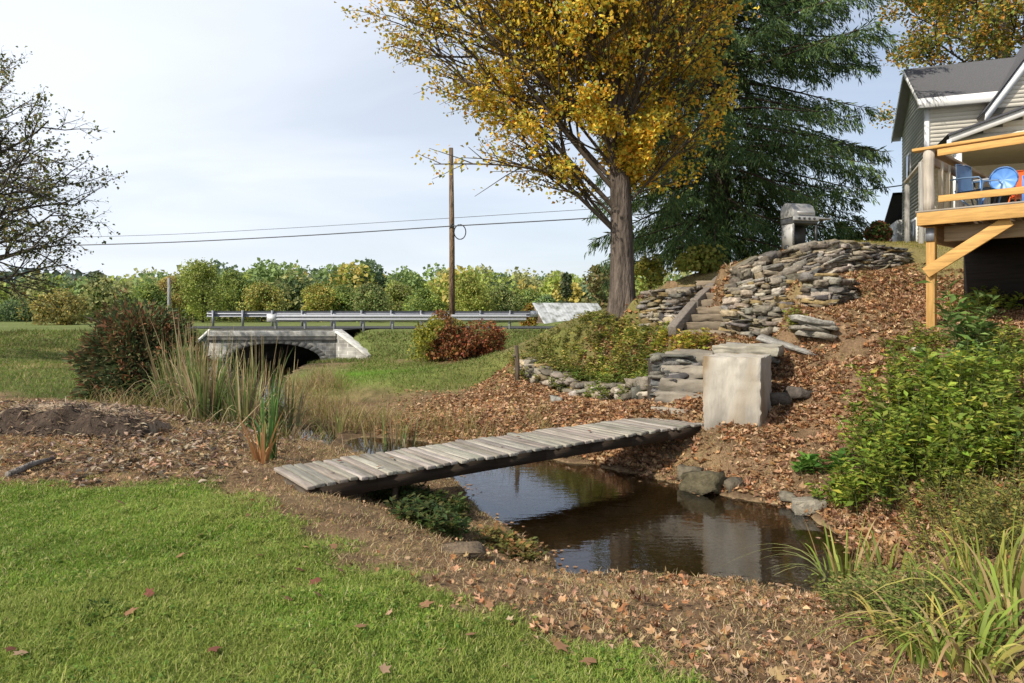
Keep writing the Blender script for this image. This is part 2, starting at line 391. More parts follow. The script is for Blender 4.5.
# dry stone walls: bottom line, top line (surveyed bearing, bearing, distance)
WALLS = dict(
 upper=([(734,300,13.3),(770,294,13.3),(805,284,13.4),(840,271,13.7),(880,269,14.3),(908,261,14.9)], [(742,264,14.0),(778,254,14.1),(806,246,14.0),(836,242,14.1),(870,245,14.6),(906,249,15.1)]),
 mossy=([(721,331,12.55),(745,336,12.3),(772,340,12.0),(800,340,11.9)], [(726,287,13.3),(750,282,13.1),(778,278,12.9),(806,277,12.9)]),
 tier=([(800,304,12.15),(818,307,11.95),(838,304,11.95),(856,297,12.4)], [(802,277,12.45),(820,275,12.25),(840,277,12.25),(855,284,12.65)]),
 short=([(640,331,14.2),(660,332,13.9),(682,330,13.5),(694,324,14.0)], [(641,294,14.35),(660,290,14.1),(682,292,13.7),(698,288,14.4)]),
 slate=([(650,393,10.9),(668,396,10.7),(686,390,10.6),(697,384,10.9)], [(651,359,11.05),(668,357,10.9),(686,357,10.85),(700,358,11.15)]),
 ruin=([(519,372,14.7),(545,384,13.9),(575,394,13.0),(610,398,12.2),(648,398,11.2)], [(520,361,14.9),(545,371,14.2),(575,384,13.3),(610,387,12.5),(648,383,11.5)]))
_W = []
for nm, (bt, tp) in WALLS.items():
    for k_, pl in enumerate((bt, tp)):
        q = np.array([P(*p) for p in pl])
        s_ = np.linspace(0, len(q) - 1, 2 * len(q) - 1)
        for v_ in s_:
            w_ = np.array([np.interp(v_, np.arange(len(q)), q[:, i]) for i in range(3)])
            if k_ == 0: w_ += [0, -.12, -.02]
            else: w_ += [.05, .16, -.05]
            _W.append(w_)
_W = np.array(_W)
keepcp = np.array([np.hypot(*( _W[:, :2] - p[:2]).T).min() > .3 for p in CP])
CP = np.concatenate([CP[keepcp], _W])
def _tps(r2): return 0.5 * r2 * np.log(r2 + 1e-6)
def _fit():
    X = CP[:, :2]; n = len(X)
    K = _tps(((X[:, None] - X[None]) ** 2).sum(-1)) + np.eye(n) * 0.004
    Q = np.concatenate([np.ones((n, 1)), X], 1)
    A = np.zeros((n + 3, n + 3)); A[:n, :n] = K; A[:n, n:] = Q; A[n:, :n] = Q.T
    return np.linalg.solve(A, np.concatenate([CP[:, 2], np.zeros(3)]))
TW = _fit()
def tps(x, y):
    out = np.empty(len(x)); n = len(CP)
    for i in range(0, len(x), 20000):
        xx = x[i:i + 20000]; yy = y[i:i + 20000]
        r2 = (xx[:, None] - CP[None, :, 0]) ** 2 + (yy[:, None] - CP[None, :, 1]) ** 2
        out[i:i + 20000] = _tps(r2) @ TW[:n] + TW[n] + TW[n + 1] * xx + TW[n + 2] * yy
    return out

def sdist(x, y, poly):
    """signed distance to a polygon, negative inside"""
    poly = np.asarray(poly)[:, :2]; d = np.full(len(x), 1e9); ins = np.zeros(len(x), bool)
    for i in range(len(poly)):
        a = poly[i]; b = poly[(i + 1) % len(poly)]; e = b - a
        t = np.clip(((x - a[0]) * e[0] + (y - a[1]) * e[1]) / (e @ e + 1e-12), 0, 1)
        d = np.minimum(d, np.hypot(x - a[0] - t * e[0], y - a[1] - t * e[1]))
        c = (a[1] > y) != (b[1] > y)
        ins ^= c & (x < (b[0] - a[0]) * (y - a[1]) / (b[1] - a[1] + 1e-12) + a[0])
    return np.where(ins, -d, d)

POND = np.array([W(*p) for p in [(300,440),(312,450),(335,459),(400,468),(440,479),(466,489),(492,520),(520,540),(548,556),(560,577),(600,579),(650,578),(700,581),(760,589),(835,596),
    (862,592),(866,570),(846,540),(818,518),(780,505),(740,497),(700,491),(660,480),(630,472),(600,465),(560,461),(500,453),(440,446),(420,441),(380,437),(330,431)]])
CHAN = np.array([W(335,431), W(325,453), W(250,443), W(205,437), (-7.6,16,0), (-10.9,22,0), (-12.3,27,0), (-12.8,29.6,0), (-9.8,37.6,0), (-9.8,41,0), (-4.8,41,0), (-4.9,37.6,0), (-8.1,29.6,0), (-8.6,28,0), (-7.4,22,0), (-5.2,16,0), W(262,427), W(300,428)])

ROADX0, ROADX1 = -26.0, 2.0
def base_h(x, y):
    z = tps(x, y)
    far = sstep(42, 70, np.hypot(x * .6, y)) 
    z = z * (1 - far) + (.25 + .02 * np.clip(x, 0, 80)) * far
    # road embankment
    e = sstep(28.2, 30.7, y) * (1 - sstep(37.2, 41, y)) * sstep(ROADX0 - 8, ROADX0 + 6, x) * (1 - sstep(4, 14, x))
    br = sstep(-14.2, -13.2, x) * (1 - sstep(-6.2, -5.6, x)) * sstep(24, 26, y) * (1 - sstep(0, .15, y - (30.25 - 1.15 * np.clip((x + 7.75) / 1.75, 0, 1) - .65 * np.clip((-13.3 - x) / 1.0, 0, 1))))
    z = z * (1 - e) + .82 * e
    z = z * (1 - br) + (-.46) * br
    return z
def micro(x, y):
    a = (fbm(x * 1.3, y * 1.3, 3, 4) - .5) * .10 + (fbm(x * 6, y * 6, 9, 3) - .5) * .055
    return a * np.clip(1.0, 0, 1)
WALLG = []
for nm, (bt, tp) in WALLS.items():
    B_ = np.array([P(*p) for p in bt]); T_ = np.array([P(*p) for p in tp]); s_ = np.linspace(0, len(B_) - 1, 40)
    ip = lambda A: np.stack([np.interp(s_, np.arange(len(A)), A[:, i]) for i in range(3)], 1)
    WALLG.append((ip(B_), ip(T_)))
def wall_steps(x, y, z):
    for B_, T_ in WALLG:
        lo = np.minimum(B_.min(0), T_.min(0)); hi = np.maximum(B_.max(0), T_.max(0))
        k = np.nonzero((x > lo[0] - 1) & (x < hi[0] + 1) & (y > lo[1] - 1.4) & (y < hi[1] + 1.2))[0]
        if not len(k): continue
        xx, yy = x[k], y[k]
        d2 = (xx[:, None] - B_[None, :, 0]) ** 2 + ((yy[:, None] - B_[None, :, 1]) * .6) ** 2
        i = d2.argmin(1); b = B_[i]; t = T_[i]
        n = t[:, :2] - b[:, :2]; D = np.linalg.norm(n, axis=1); n /= D[:, None]
        s = (xx - b[:, 0]) * n[:, 0] + (yy - b[:, 1]) * n[:, 1]        # >0 behind the foot
        lat = np.abs((xx - b[:, 0]) * -n[:, 1] + (yy - b[:, 1]) * n[:, 0])
        end = ((i == 0) | (i == 39))
        w = np.where(end, 1 - sstep(.05, .5, lat), 1.0)
        zt = np.where(s < D, b[:, 2] - .08 + (t[:, 2] - b[:, 2]) * np.clip((s - .22) / np.maximum(D - .05, .1), 0, 1), t[:, 2] - .09)
        zt = np.where(s > D + .1, np.maximum(t[:, 2] - .09, 0), zt)
        wz = sstep(-1.1, -.25, s) * (1 - sstep(D + .35, D + 1.0, s)) * w
        z[k] = z[k] * (1 - wz) + zt * wz
    return z
def height(x, y):
    x = np.asarray(x, float).ravel(); y = np.asarray(y, float).ravel()
    z = base_h(x, y) + micro(x, y) * np.where((y > 29) & (y < 40), .3, 1)
    z = wall_steps(x, y, z)
    wob = (fbm(x * 2.2, y * 2.2, 21, 3) - .5) * .28
    for poly, bw in ((POND, .75), (CHAN, 1.3)):
        d = sdist(x, y, poly) + wob * (1 if poly is POND else 1.5)
        inside = -0.6 - np.clip(-d * .55, 0, .32) + (fbm(x * 5, y * 5, 31, 3) - .5) * .05
        shore = -0.585 + sstep(0, .12, d) * .05
        t = sstep(0, bw, d)
        zz = np.where(d < 0, np.minimum(inside, z), np.minimum(z, shore * (1 - t) + z * t) if False else shore * (1 - t) + z * t)
        z = zz
    return z

def spaced(br):
    out = []
    for a, b, st in br: out.append(np.arange(a, b - 1e-6, st))
    return np.concatenate(out + [[br[-1][1]]])
GX = spaced([(-500,-60,40),(-60,-14,1),(-14,-6,.16),(-6,8,.06),(8,17,.2),(17,60,1),(60,500,40)])
GY = spaced([(-8,1.5,.25),(1.5,12.5,.06),(12.5,17,.11),(17,42,.3),(42,100,2),(100,1000,50)])
XX, YY = np.meshgrid(GX, GY)
ZZ = height(XX, YY).reshape(XX.shape)
def gz(x, y):
    x = np.asarray(x, float); y = np.asarray(y, float)
    i = np.clip(np.searchsorted(GX, x) - 1, 0, len(GX) - 2); j = np.clip(np.searchsorted(GY, y) - 1, 0, len(GY) - 2)
    u = np.clip((x - GX[i]) / (GX[i + 1] - GX[i]), 0, 1); v = np.clip((y - GY[j]) / (GY[j + 1] - GY[j]), 0, 1)
    return ZZ[j, i] * (1 - u) * (1 - v) + ZZ[j, i + 1] * u * (1 - v) + ZZ[j + 1, i] * (1 - u) * v + ZZ[j + 1, i + 1] * u * v
def G(px, py, d0=1.8, d1=90):
    """where the line of sight through a surveyed bearing meets the ground"""
    d = np.geomspace(d0, d1, 2500)
    x = (px - CXP) / FOC * d; z = EYE - (py - HYP) / FOC * d
    k = np.nonzero(gz(x, d) >= z)[0]
    k = k[0] if len(k) else len(d) - 1
    return np.array([x[k], d[k], float(gz(x[k], d[k]))])
def onground(x, y, dz=0): return np.array([x, y, float(gz(x, y)) + dz])

LAWN = np.array([G(*p)[:2] for p in [(0,486),(60,489),(140,487),(190,485),(225,497),(262,512),(300,532),(350,558),(420,592),(500,622),(600,648),(690,676)]])
LAWN = np.concatenate([LAWN, [[.85, 2.5], [1.2, 1.0], [1.5, -8], [-40, -8], [-40, 6.6], [-8, 6.6]]])
def poly_px(pts): return np.array([G(*p)[:2] for p in pts])
FIELD_W = np.array([[-60, 60], [-60, 13], [-9.2, 13], [-6.6, 12.0], [-5.4, 12.8], [-6.2, 16], [-9.5, 24], [-12, 29], [-14, 60]])  # west field grass
MIDGRASS = poly_px([(300,395),(330,372),(370,362),(420,362),(520,345),(560,350),(520,372),(440,388),(400,392),(360,385)])

def zones(x, y):
    x = x.ravel(); y = y.ravel()
    n1 = fbm(x * .9, y * .9, 41, 4) - .5; n2 = fbm(x * 4, y * 4, 47, 3) - .5
    lawn = 1 - sstep(-.22, .22, sdist(x, y, LAWN) + n2 * .7)
    fw = 1 - sstep(-.5, .5, sdist(x, y, FIELD_W) + n1 * 1.6)
    mg = 1 - sstep(-.6, .6, sdist(x, y, MIDGRASS) + n1 * 2.2)
    road = sstep(27.4, 28.6, y + n1) 
    return lawn, fw, mg, road, n1, n2

def ground_color(x, y, z):
    x = x.ravel(); y = y.ravel(); z = z.ravel()
    lawn, fw, mg, road, n1, n2 = zones(x, y)
    c = np.tile(np.array([.165, .108, .062]), (len(x), 1))          # litter brown
    def mixin(w, col): 
        nonlocal c
        c = c * (1 - w)[:, None] + np.asarray(col) * w[:, None]
    mixin(sstep(.0, .25, n1) * .6, (.18, .13, .065))                # straw patches
    mixin(sstep(.0, .2, n2) * .65, (.075, .048, .028))
    up = sstep(1.2, 2.6, z) * sstep(4, 6.5, x)
    mixin(up * .75, (.20, .17, .062))                                # yellowed grass on the upper slope
    mound = sstep(.25, .8, z) * (1 - sstep(2.8, 3.6, x)) * sstep(10.5, 12, y) * sstep(-1, 1, x)
    mixin(mound * .8, (.10, .10, .03))
    mixin(mg * .85, (.125, .14, .035))
    mixin(np.exp(-(((x + 5.4) / 2.6) ** 2 + ((y - 21.5) / 4.0) ** 2)) * (z > -.55), (.11, .20, .03))
    mixin(fw, (.08, .095, .027)); mixin(fw * sstep(0.02, .22, n1), (.20, .16, .07))  # west field colour darkened to stand for the tree's shade
    mixin(road * (y < 80), (.11, .13, .04)); mixin((y > 60) * 1.0, (.12, .14, .045))
    mixin(lawn, (.085, .125, .022)); mixin(lawn * sstep(.05, .25, n2) * .5, (.14, .13, .05))
    pd = np.minimum(sdist(x, y, POND), sdist(x, y, CHAN))
    wet = 1 - sstep(-.05, .35, pd + n2 * .5)
    mixin(wet * .7, (.085, .058, .034))
    mixin((z < -.595) * 1.0, (.21, .15, .08))
    return c * (1 + n1[:, None] * .35)

mb = MB()
nx, ny = len(GX), len(GY)
idx = np.arange(nx * ny).reshape(ny, nx)
Q = np.stack([idx[:-1, :-1], idx[:-1, 1:], idx[1:, 1:], idx[1:, :-1]], -1).reshape(-1, 4)
mb.add(np.stack([XX, YY, ZZ], -1).reshape(-1, 3), Q, col=ground_color(XX, YY, ZZ))
ground = mb.build('ground', M['ground'], smooth=True); tag(ground, kind='structure')

mb = MB()
gx = np.linspace(-13, 5.5, 60); gy = np.linspace(4.8, 41, 90)
wx, wy = np.meshgrid(gx, gy); keep = np.minimum(sdist(wx.ravel(), wy.ravel(), POND), sdist(wx.ravel(), wy.ravel(), CHAN)).reshape(wx.shape) < .9
idx = np.arange(wx.size).reshape(wx.shape)
k4 = keep[:-1, :-1] | keep[1:, 1:] | keep[1:, :-1] | keep[:-1, 1:]
Q = np.stack([idx[:-1, :-1], idx[:-1, 1:], idx[1:, 1:], idx[1:, :-1]], -1)[k4]
mb.add(np.stack([wx, wy, np.full_like(wx, -.6)], -1).reshape(-1, 3), Q, col=(1, 1, 1))
water = mb.build('stream_water', M['water']); tag(water, kind='structure')
# ------------------------------------------------------------------ plank footbridge
bA = np.array([-1.86, 6.22]); bB = np.array([2.72, 9.68])
bdir = (bB - bA) / np.linalg.norm(bB - bA); bang = math.atan2(bdir[1], bdir[0]); BL = float(np.linalg.norm(bB - bA)); BW = .93
fb = thing('plank_footbridge', 'weathered grey plank footbridge crossing the stream to the stone steps', 'footbridge', (bA[0], bA[1], 0.0), bang)
mb = MB(); x = -.02; k = 0
def sag(x): return .02 + .015 * math.sin(math.pi * min(max(x / BL, 0), 1))
while x < BL:
    w = rng.uniform(.08, .115); t = .035
    c = np.array([.35, .315, .26]) * rng.uniform(.65, 1.15) * rng.uniform(.96, 1.04, 3)
    if rng.random() < .15: c *= .75
    ov = rng.uniform(-.03, .03); L = BW + rng.uniform(-.03, .07)
    a = rng.normal(0, .012); ry = rng.normal(0, .015)
    rot = Matrix.Rotation(a, 3, 'Z') @ Matrix.Rotation(ry, 3, 'Y') @ Matrix.Rotation(rng.normal(0, .008), 3, 'X')
    mb.box((x + w / 2, BW / 2 + ov, sag(x) - t / 2 + rng.normal(0, .003)), (w - .008, L, t), np.array(rot), c)
    x += w + .011
# object axes: planks run along local y -> stretch grain along y
M['plank'] = tinted('weathered_plank', rough=0.9, nscale=6, ncon=0.45, bump=0.5, bscale=16, bdist=0.012, stretch=(6, .5, 3), spec=.2, second=((.14, .12, .095), 2.2, .55, .72))
mb.build('decking', M['plank'], fb, bevel=.006)
for yy in (.07, BW - .09):
    m2 = MB(); n = 8
    for i in range(n):
        x0 = BL * i / n; x1 = BL * (i + 1) / n
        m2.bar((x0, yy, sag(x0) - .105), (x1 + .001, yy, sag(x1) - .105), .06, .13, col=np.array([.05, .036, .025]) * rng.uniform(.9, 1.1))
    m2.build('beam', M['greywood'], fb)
for (xx, yy, h) in ((.95, .13, .62), (1.12, .85, .6), (.45, .5, .4)):
    p = np.array([bA[0] + bdir[0] * xx - bdir[1] * yy, bA[1] + bdir[1] * xx + bdir[0] * yy])
    zb = float(gz(p[0], p[1])) - .15
    MB().tube([(xx + .01, yy, zb), (xx, yy, (zb - .2) / 2), (xx, yy, -.1)], [.036, .034, .032], 8, col=(.07, .05, .035)).build('support_post', M['bark'], fb)
MB().box((.06, BW * .45, -.13), (.14, .75, .16), col=(.10, .08, .06)).build('sill_timber', M['greywood'], fb, bevel=.015)

# ------------------------------------------------------------------ concrete block, landing slab, lower and upper steps
def rough_block(mb, size, col, n=8, amp=.008, chip=.03):
    """box with subdivided worn surfaces, base at z=0"""
    g = [np.linspace(-s / 2, s / 2, n) for s in size]
    for ax in range(3):
        for sg in (-1, 1):
            o = [i for i in range(3) if i != ax]
            A, B = np.meshgrid(g[o[0]], g[o[1]], indexing='ij')
            V = np.zeros((n * n, 3)); V[:, o[0]] = A.ravel(); V[:, o[1]] = B.ravel(); V[:, ax] = sg * size[ax] / 2
            V[:, 2] += size[2] / 2
            key = V * 9
            off = np.stack([fbm(key[:, 1] + key[:, 2] * 1.7, key[:, 0] - key[:, 2], 61 + i, 3) - .5 for i in range(3)], 1)
            V = V + off * amp * 4
            e = sum((np.abs(V[:, i] - (size[2] / 2 if i == 2 else 0)) > size[i] * .48).astype(float) for i in range(3))
            ctr = np.array([0, 0, size[2] / 2])
            V = V - (V - ctr) * (e >= 2)[:, None] * (np.clip(fbm(V[:, 0] * 14 + V[:, 2] * 9, V[:, 1] * 14 - V[:, 2] * 7, 67, 3) - .42, 0, 1) * chip * 5)[:, None]
            id_ = np.arange(n * n).reshape(n, n)
            q = np.stack([id_[:-1, :-1], id_[1:, :-1], id_[1:, 1:], id_[:-1, 1:]], -1).reshape(-1, 4)
            if (sg > 0) ^ (ax == 1): pass
            else: q = q[:, ::-1]
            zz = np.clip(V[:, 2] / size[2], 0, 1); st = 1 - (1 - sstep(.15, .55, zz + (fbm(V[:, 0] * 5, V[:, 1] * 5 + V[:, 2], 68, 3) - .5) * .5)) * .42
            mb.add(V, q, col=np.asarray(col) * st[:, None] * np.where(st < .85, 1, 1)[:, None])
    return mb
blk_ang = -math.atan2(.47, .88)
bl0 = np.array([2.70, 9.66]); fd = np.array([math.cos(blk_ang), math.sin(blk_ang)]); sdv = np.array([-fd[1], fd[0]])
bw, bd, bh = .78, 1.05, 1.25
c = bl0 + fd * bw / 2 + sdv * bd / 2
t = thing('concrete_block', 'square pale concrete block standing at the far end of the footbridge', 'block', (c[0], c[1], -.28), blk_ang)
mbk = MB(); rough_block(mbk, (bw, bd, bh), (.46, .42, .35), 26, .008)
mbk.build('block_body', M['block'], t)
# rough broken cap on top
t2 = thing('stone_slab', 'broad flat landing slab resting behind the concrete block', 'slab', (c[0] + sdv[0] * 1.05 - fd[0] * .02, c[1] + sdv[1] * 1.05 - fd[1] * .02, .93), blk_ang)
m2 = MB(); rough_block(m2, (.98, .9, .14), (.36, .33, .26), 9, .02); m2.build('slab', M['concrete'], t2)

def stairs(name, label, base, d, n, run, rise, width, z0, mat, col, extra=.5):
    """flight of worn solid steps climbing along d"""
    ang = math.atan2(d[1], d[0])
    o = thing(name, label, 'steps', (base[0], base[1], z0), ang)
    for i in range(n):
        m = MB()
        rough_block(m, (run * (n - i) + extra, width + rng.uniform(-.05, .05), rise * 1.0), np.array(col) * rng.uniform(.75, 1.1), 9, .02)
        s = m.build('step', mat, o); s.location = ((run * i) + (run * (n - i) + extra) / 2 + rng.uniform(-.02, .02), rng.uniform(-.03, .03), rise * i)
    return o
ls = P(678, 414, 10.05)
stairs('stone_steps', 'short flight of pale worn steps between the footbridge and the landing slab', ls[:2] + np.array([-.05, .05]), sdv, 5, .24, .195, .72, -.02, M['concrete'], (.30, .265, .21))
us = P(703, 336, 12.35)
ud = P(724, 284, 15.4)[:2] - us[:2]; ud /= np.linalg.norm(ud)
stairs('stone_steps', 'upper flight of tan worn steps climbing between the dry stone walls', us[:2], ud, 8, .36, .145, 1.0, 1.12, M['concrete'], (.27, .215, .15))
# timber edging beside the upper flight
for (a, b, lab) in (((672, 330, 12.5), (693, 305, 13.6), 'lower dark weathered timber edging the upper steps'), ((694, 303, 13.7), (720, 279, 15.3), 'higher dark weathered timber edging the upper steps')):
    pa = P(*a); pb = P(*b); pa[2] += .0
    d = pb - pa; L = np.linalg.norm(d)
    o = thing('edging_timber', lab, 'timber', pa, math.atan2(d[1], d[0]))
    m = MB(); el = math.asin(d[2] / L)
    m.bar((0, 0, -.02), (math.cos(el) * L, 0, math.sin(el) * L - .02), .17, .2, col=(.20, .17, .14)); m.build('timber_body', M['greywood'], o, bevel=.02)

# ------------------------------------------------------------------ dry stone work
_g = np.linspace(-1, 1, 4)
_cube = []; _cq = []
for ax in range(3):
    for sg in (-1, 1):
        o = [i for i in range(3) if i != ax]
        A, B = np.meshgrid(_g, _g, indexing='ij')
        V = np.zeros((16, 3)); V[:, o[0]] = A.ravel(); V[:, o[1]] = B.ravel(); V[:, ax] = sg
        id_ = np.arange(16).reshape(4, 4) + len(_cube) * 16
        q = np.stack([id_[:-1, :-1], id_[1:, :-1], id_[1:, 1:], id_[:-1, 1:]], -1).reshape(-1, 4)
        if not ((sg > 0) ^ (ax == 1)): q = q[:, ::-1]
        _cube.append(V); _cq.append(q)
_cube = np.concatenate(_cube); _cq = np.concatenate(_cq)
_key = np.round(_cube * 3).astype(int); _u, _inv = np.unique(_key, axis=0, return_inverse=True); _inv = _inv.ravel()
CUBE = _u / 3.0; CQ = _inv[_cq]
_pn = (np.abs(CUBE) ** 14).sum(1) ** (1 / 14); RB = CUBE / _pn[:, None]
def stone(mb, c, size, X, Y, Z, col, jit=.13):
    v = RB + rng.normal(0, jit, RB.shape) * np.array([.5, .8, 1.25])
    # taper & shear so no two look alike
    v[:, 2] *= 1 - .25 * rng.random() * (v[:, 0] * rng.choice([-1, 1]) + 1) * .5
    v[:, 0] += v[:, 2] * rng.normal(0, .06)
    v[:, 1] *= 1 + .2 * rng.normal() * v[:, 0] * .5
    v = v * np.asarray(size) / 2
    mb.add(np.asarray(c) + v[:, :1] * X + v[:, 1:2] * Y + v[:, 2:] * Z, CQ, col=col)
STONEC = np.array([[.36, .30, .22], [.29, .25, .19], [.43, .37, .28], [.20, .17, .13], [.37, .30, .19], [.31, .275, .21], [.48, .43, .35], [.24, .22, .19]])
STONED = np.array([[.20, .19, .175], [.15, .145, .135], [.26, .25, .22], [.22, .20, .16]])
def resample(pl, s):
    pl = np.asarray(pl, float); L = np.concatenate([[0], np.cumsum(np.linalg.norm(np.diff(pl, axis=0), axis=1))]); L /= L[-1]
    return np.stack([np.interp(s, L, pl[:, i]) for i in range(3)], -1)
def dry_wall(name, label, bot, top, course=.085, length=(.16, .5), pal=STONEC, face=(0, -1), depth=.32, ochre=.06, tilt=.05, rough=.035, batter=0, cat='stone wall'):
    bot = np.array([P(*p) for p in bot]); top = np.array([P(*p) for p in top])
    o = thing(name, label, cat, (0, 0, 0)); base = bot.mean(0); o.location = base
    mb = MB(); face3 = np.array([face[0], face[1], 0.0])
    Lb = np.linalg.norm(np.diff(bot, axis=0), axis=1).sum(); H = np.linalg.norm(top - bot, axis=1).mean()
    nc = max(3, int(H / course)); 
    for j in range(nc + 1):
        v = j / nc
        u = -rng.uniform(0, .04)
        while u < 1:
            l = rng.uniform(*length) * rng.choice([.55, 1, 1, 1.3]); du = l / Lb
            uc = min(max(u + du / 2, 0), 1)
            b = resample(bot, [uc])[0]; t_ = resample(top, [uc])[0]
            b2 = resample(bot, [min(uc + .03, 1)])[0]; t2_ = resample(top, [min(uc + .03, 1)])[0]; b1 = resample(bot, [max(uc - .03, 0)])[0]; t1_ = resample(top, [max(uc - .03, 0)])[0]
            hl = np.linalg.norm(t_ - b); hh = course * hl / H * rng.choice([.6, .9, 1.1, 1.3, 1.9]) * rng.uniform(.85, 1.15)
            X = unit((b2 - b1) * (1 - v) + (t2_ - t1_) * v); 
            n = np.cross(X, [0, 0, 1.0]); n = unit(n); n = n if n @ face3 > 0 else -n
            X = unit(X + np.array([0, 0, rng.normal(0, tilt)]) + n * rng.normal(0, .12)); Z = unit(np.cross(n, X)); Z = Z if Z[2] > 0 else -Z; Y = np.cross(Z, X)
            c = b * (1 - v) + t_ * v + (t_ - b) * rng.uniform(-.3, .3) / nc - n * (depth * .5 - rng.normal(0, rough)) 
            col = pal[rng.integers(len(pal))] * rng.uniform(.42, 1.08) * rng.uniform(.96, 1.04, 3)
            if rng.random() < ochre: col = np.array([.30, .22, .10]) * rng.uniform(.6, 1.05)
            dd = depth * rng.uniform(.8, 1.2) * (1.25 if j == nc else 1)
            stone(mb, c - base, (l * 1.03, dd, hh * 1.08), X, Y, Z, col)
            u += du * rng.uniform(.98, 1.06)
    # dark backing added behind the face so the gaps look dark
    off = -face3 * depth * .75
    n = 24; s = np.linspace(0, 1, n); B = resample(bot, s) + off - base; T = resample(top, s) + off - base
    B[:, 2] -= .3; T[:, 2] -= .03
    core = np.concatenate([B, T, T - face3 * .5 + [0, 0, -.02]])
    i = np.arange(n - 1)
    mb.add(core, np.concatenate([np.stack([i, i + 1, n + i + 1, n + i], 1), np.stack([n + i, n + i + 1, 2 * n + i + 1, 2 * n + i], 1)]), col=(.05, .042, .032))
    mb.build('stone_pattern', M['stone'], o, smooth=False)
    return o
dry_wall('stone_wall', 'upper grey dry stone wall holding the grassy terrace below the grill', *WALLS['upper'], course=.06, length=(.14, .5), rough=.06, tilt=.13)
dry_wall('stone_wall', 'wide mossy dry stone wall beside the upper steps with weeds in its joints', *WALLS['mossy'], course=.06, length=(.1, .3), ochre=.10, rough=.08, tilt=.14)
dry_wall('stone_wall', 'low curved dry stone tier bulging out of the leafy slope', *WALLS['tier'], course=.065, length=(.15, .42), ochre=.08, rough=.05, pal=np.concatenate([STONED, STONEC]))
dry_wall('stone_wall', 'short dry stone wall between the maple trunk and the upper steps', *WALLS['short'], course=.065, length=(.1, .34), ochre=.10, pal=np.concatenate([STONEC, STONED]))
dry_wall('stone_wall', 'low dark slate wall of thin leaning stones beside the lower steps', *WALLS['slate'], course=.055, length=(.2, .5), pal=STONED, ochre=.02, tilt=.16)
dry_wall('stone_wall', 'crumbling overgrown stone wall along the foot of the weedy mound', *WALLS['ruin'], course=.1, length=(.14, .36), ochre=.03, rough=.09, tilt=.12)

def slab_thing(label, p, size, rz, tilt=(0, 0), col=(.36, .35, .31), name='stone_slab', cat='slab', jit=.06):
    o = thing(name, label, cat, p, rz); m = MB()
    T = np.array(Matrix.Rotation(tilt[0], 3, 'X') @ Matrix.Rotation(tilt[1], 3, 'Y'))
    stone(m, (0, 0, size[2] * .3), size, T[:, 0], T[:, 1], T[:, 2], col, jit); m.build('stone_body', M['stone'], o); return o
p = P(814, 337, 11.3)
for i, (lab, dx, dz, s, rz_, tl) in enumerate((('bottom slab of the slate stack below the curved stone tier', .05, 0, (.62, .5, .10), -28, 9), ('second slab up in the slate stack below the curved stone tier', -.06, .095, (.5, .46, .08), 8, 12),
        ('third slab up in the slate stack below the curved stone tier', .07, .165, (.58, .44, .07), -20, 10), ('broad pale capstone topping the slate stack on the leafy slope', -.02, .23, (.66, .56, .09), -10, 11))):
    slab_thing(lab, p + [dx, .12 * dz, dz], s, R(rz_), (R(-3), R(tl)), (.36, .345, .30) if i == 3 else (.25, .225, .18), jit=.12)
for px, py, d, s, rz, ty, lab in ((762,350,11.3,(.6,.3,.06),-.5,.25,'thin leaning slate nearest the landing slab'), (780,346,11.4,(.75,.3,.06),-.6,.32,'long grey slate tipped over on the fallen leaves'), (797,350,11.2,(.62,.25,.05),-.55,.3,'slim slate lying beside the slate stack'), (742,345,11.6,(.5,.3,.09),-.2,.1,'stubby slate wedged at the foot of the mossy wall')):
    q = P(px, py, d); q[2] = gz(q[0], q[1]) + .05
    slab_thing(lab, q, s, rz, (R(10), ty), (.30, .285, .25))
# rocks by the water
for px, py, s, col, lab in ((704,488,(.46,.36,.24),(.10,.085,.05),'large mossy brown rock at the water edge under the leafy bank'), (809,510,(.34,.26,.17),(.24,.215,.165),'pale rounded rock at the water edge under the green bush'), (790,500,(.2,.16,.1),(.17,.15,.11),'small grey rock beside the pale rounded rock'),
        (732,488,(.24,.2,.14),(.12,.10,.07),'small brown rock next to the large mossy rock'), (452,552,(.5,.26,.04),(.17,.125,.08),'flat tan stone set in the near bank below the footbridge'), (782,402,(.3,.25,.16),(.12,.10,.08),'dark stone poking out of the leaves beside the concrete block'), (800,398,(.36,.25,.18),(.10,.085,.07),'dark shaded stone uphill of the concrete block'), (556,402,(.2,.18,.12),(.3,.29,.25),'small grey stone at the foot of the weedy mound'), (690,478,(.3,.25,.18),(.13,.11,.075),'dark rock tucked below the end of the footbridge'), (915,352,(.16,.12,.09),(.6,.57,.5),'small white stone below the deck post')):
    q = G(px, py); slab_thing(lab, q, s, rng.uniform(-1, 1), (R(rng.uniform(-8, 8)), R(rng.uniform(-8, 8))), col, 'rock', 'rock', .15)

# ------------------------------------------------------------------ road, arch bridge, guard rails, pole, wires
mb = MB()
xs = np.linspace(-19, 9, 60); 
for i in range(59):
    z = [float(gz(xs[i + j], 34)) for j in (0, 1)]
    zz = [max(.845, 0) if -25 < xs[i + j] < 5 else z[j] + .02 for j in (0, 1)]
    mb.add([[xs[i], 31.6, zz[0]], [xs[i + 1], 31.6, zz[1]], [xs[i + 1], 36.4, zz[1]], [xs[i], 36.4, zz[0]]], [[0, 1, 2, 3]], col=(.07, .07, .072))
tag(mb.build('road', M['asphalt']), kind='structure')

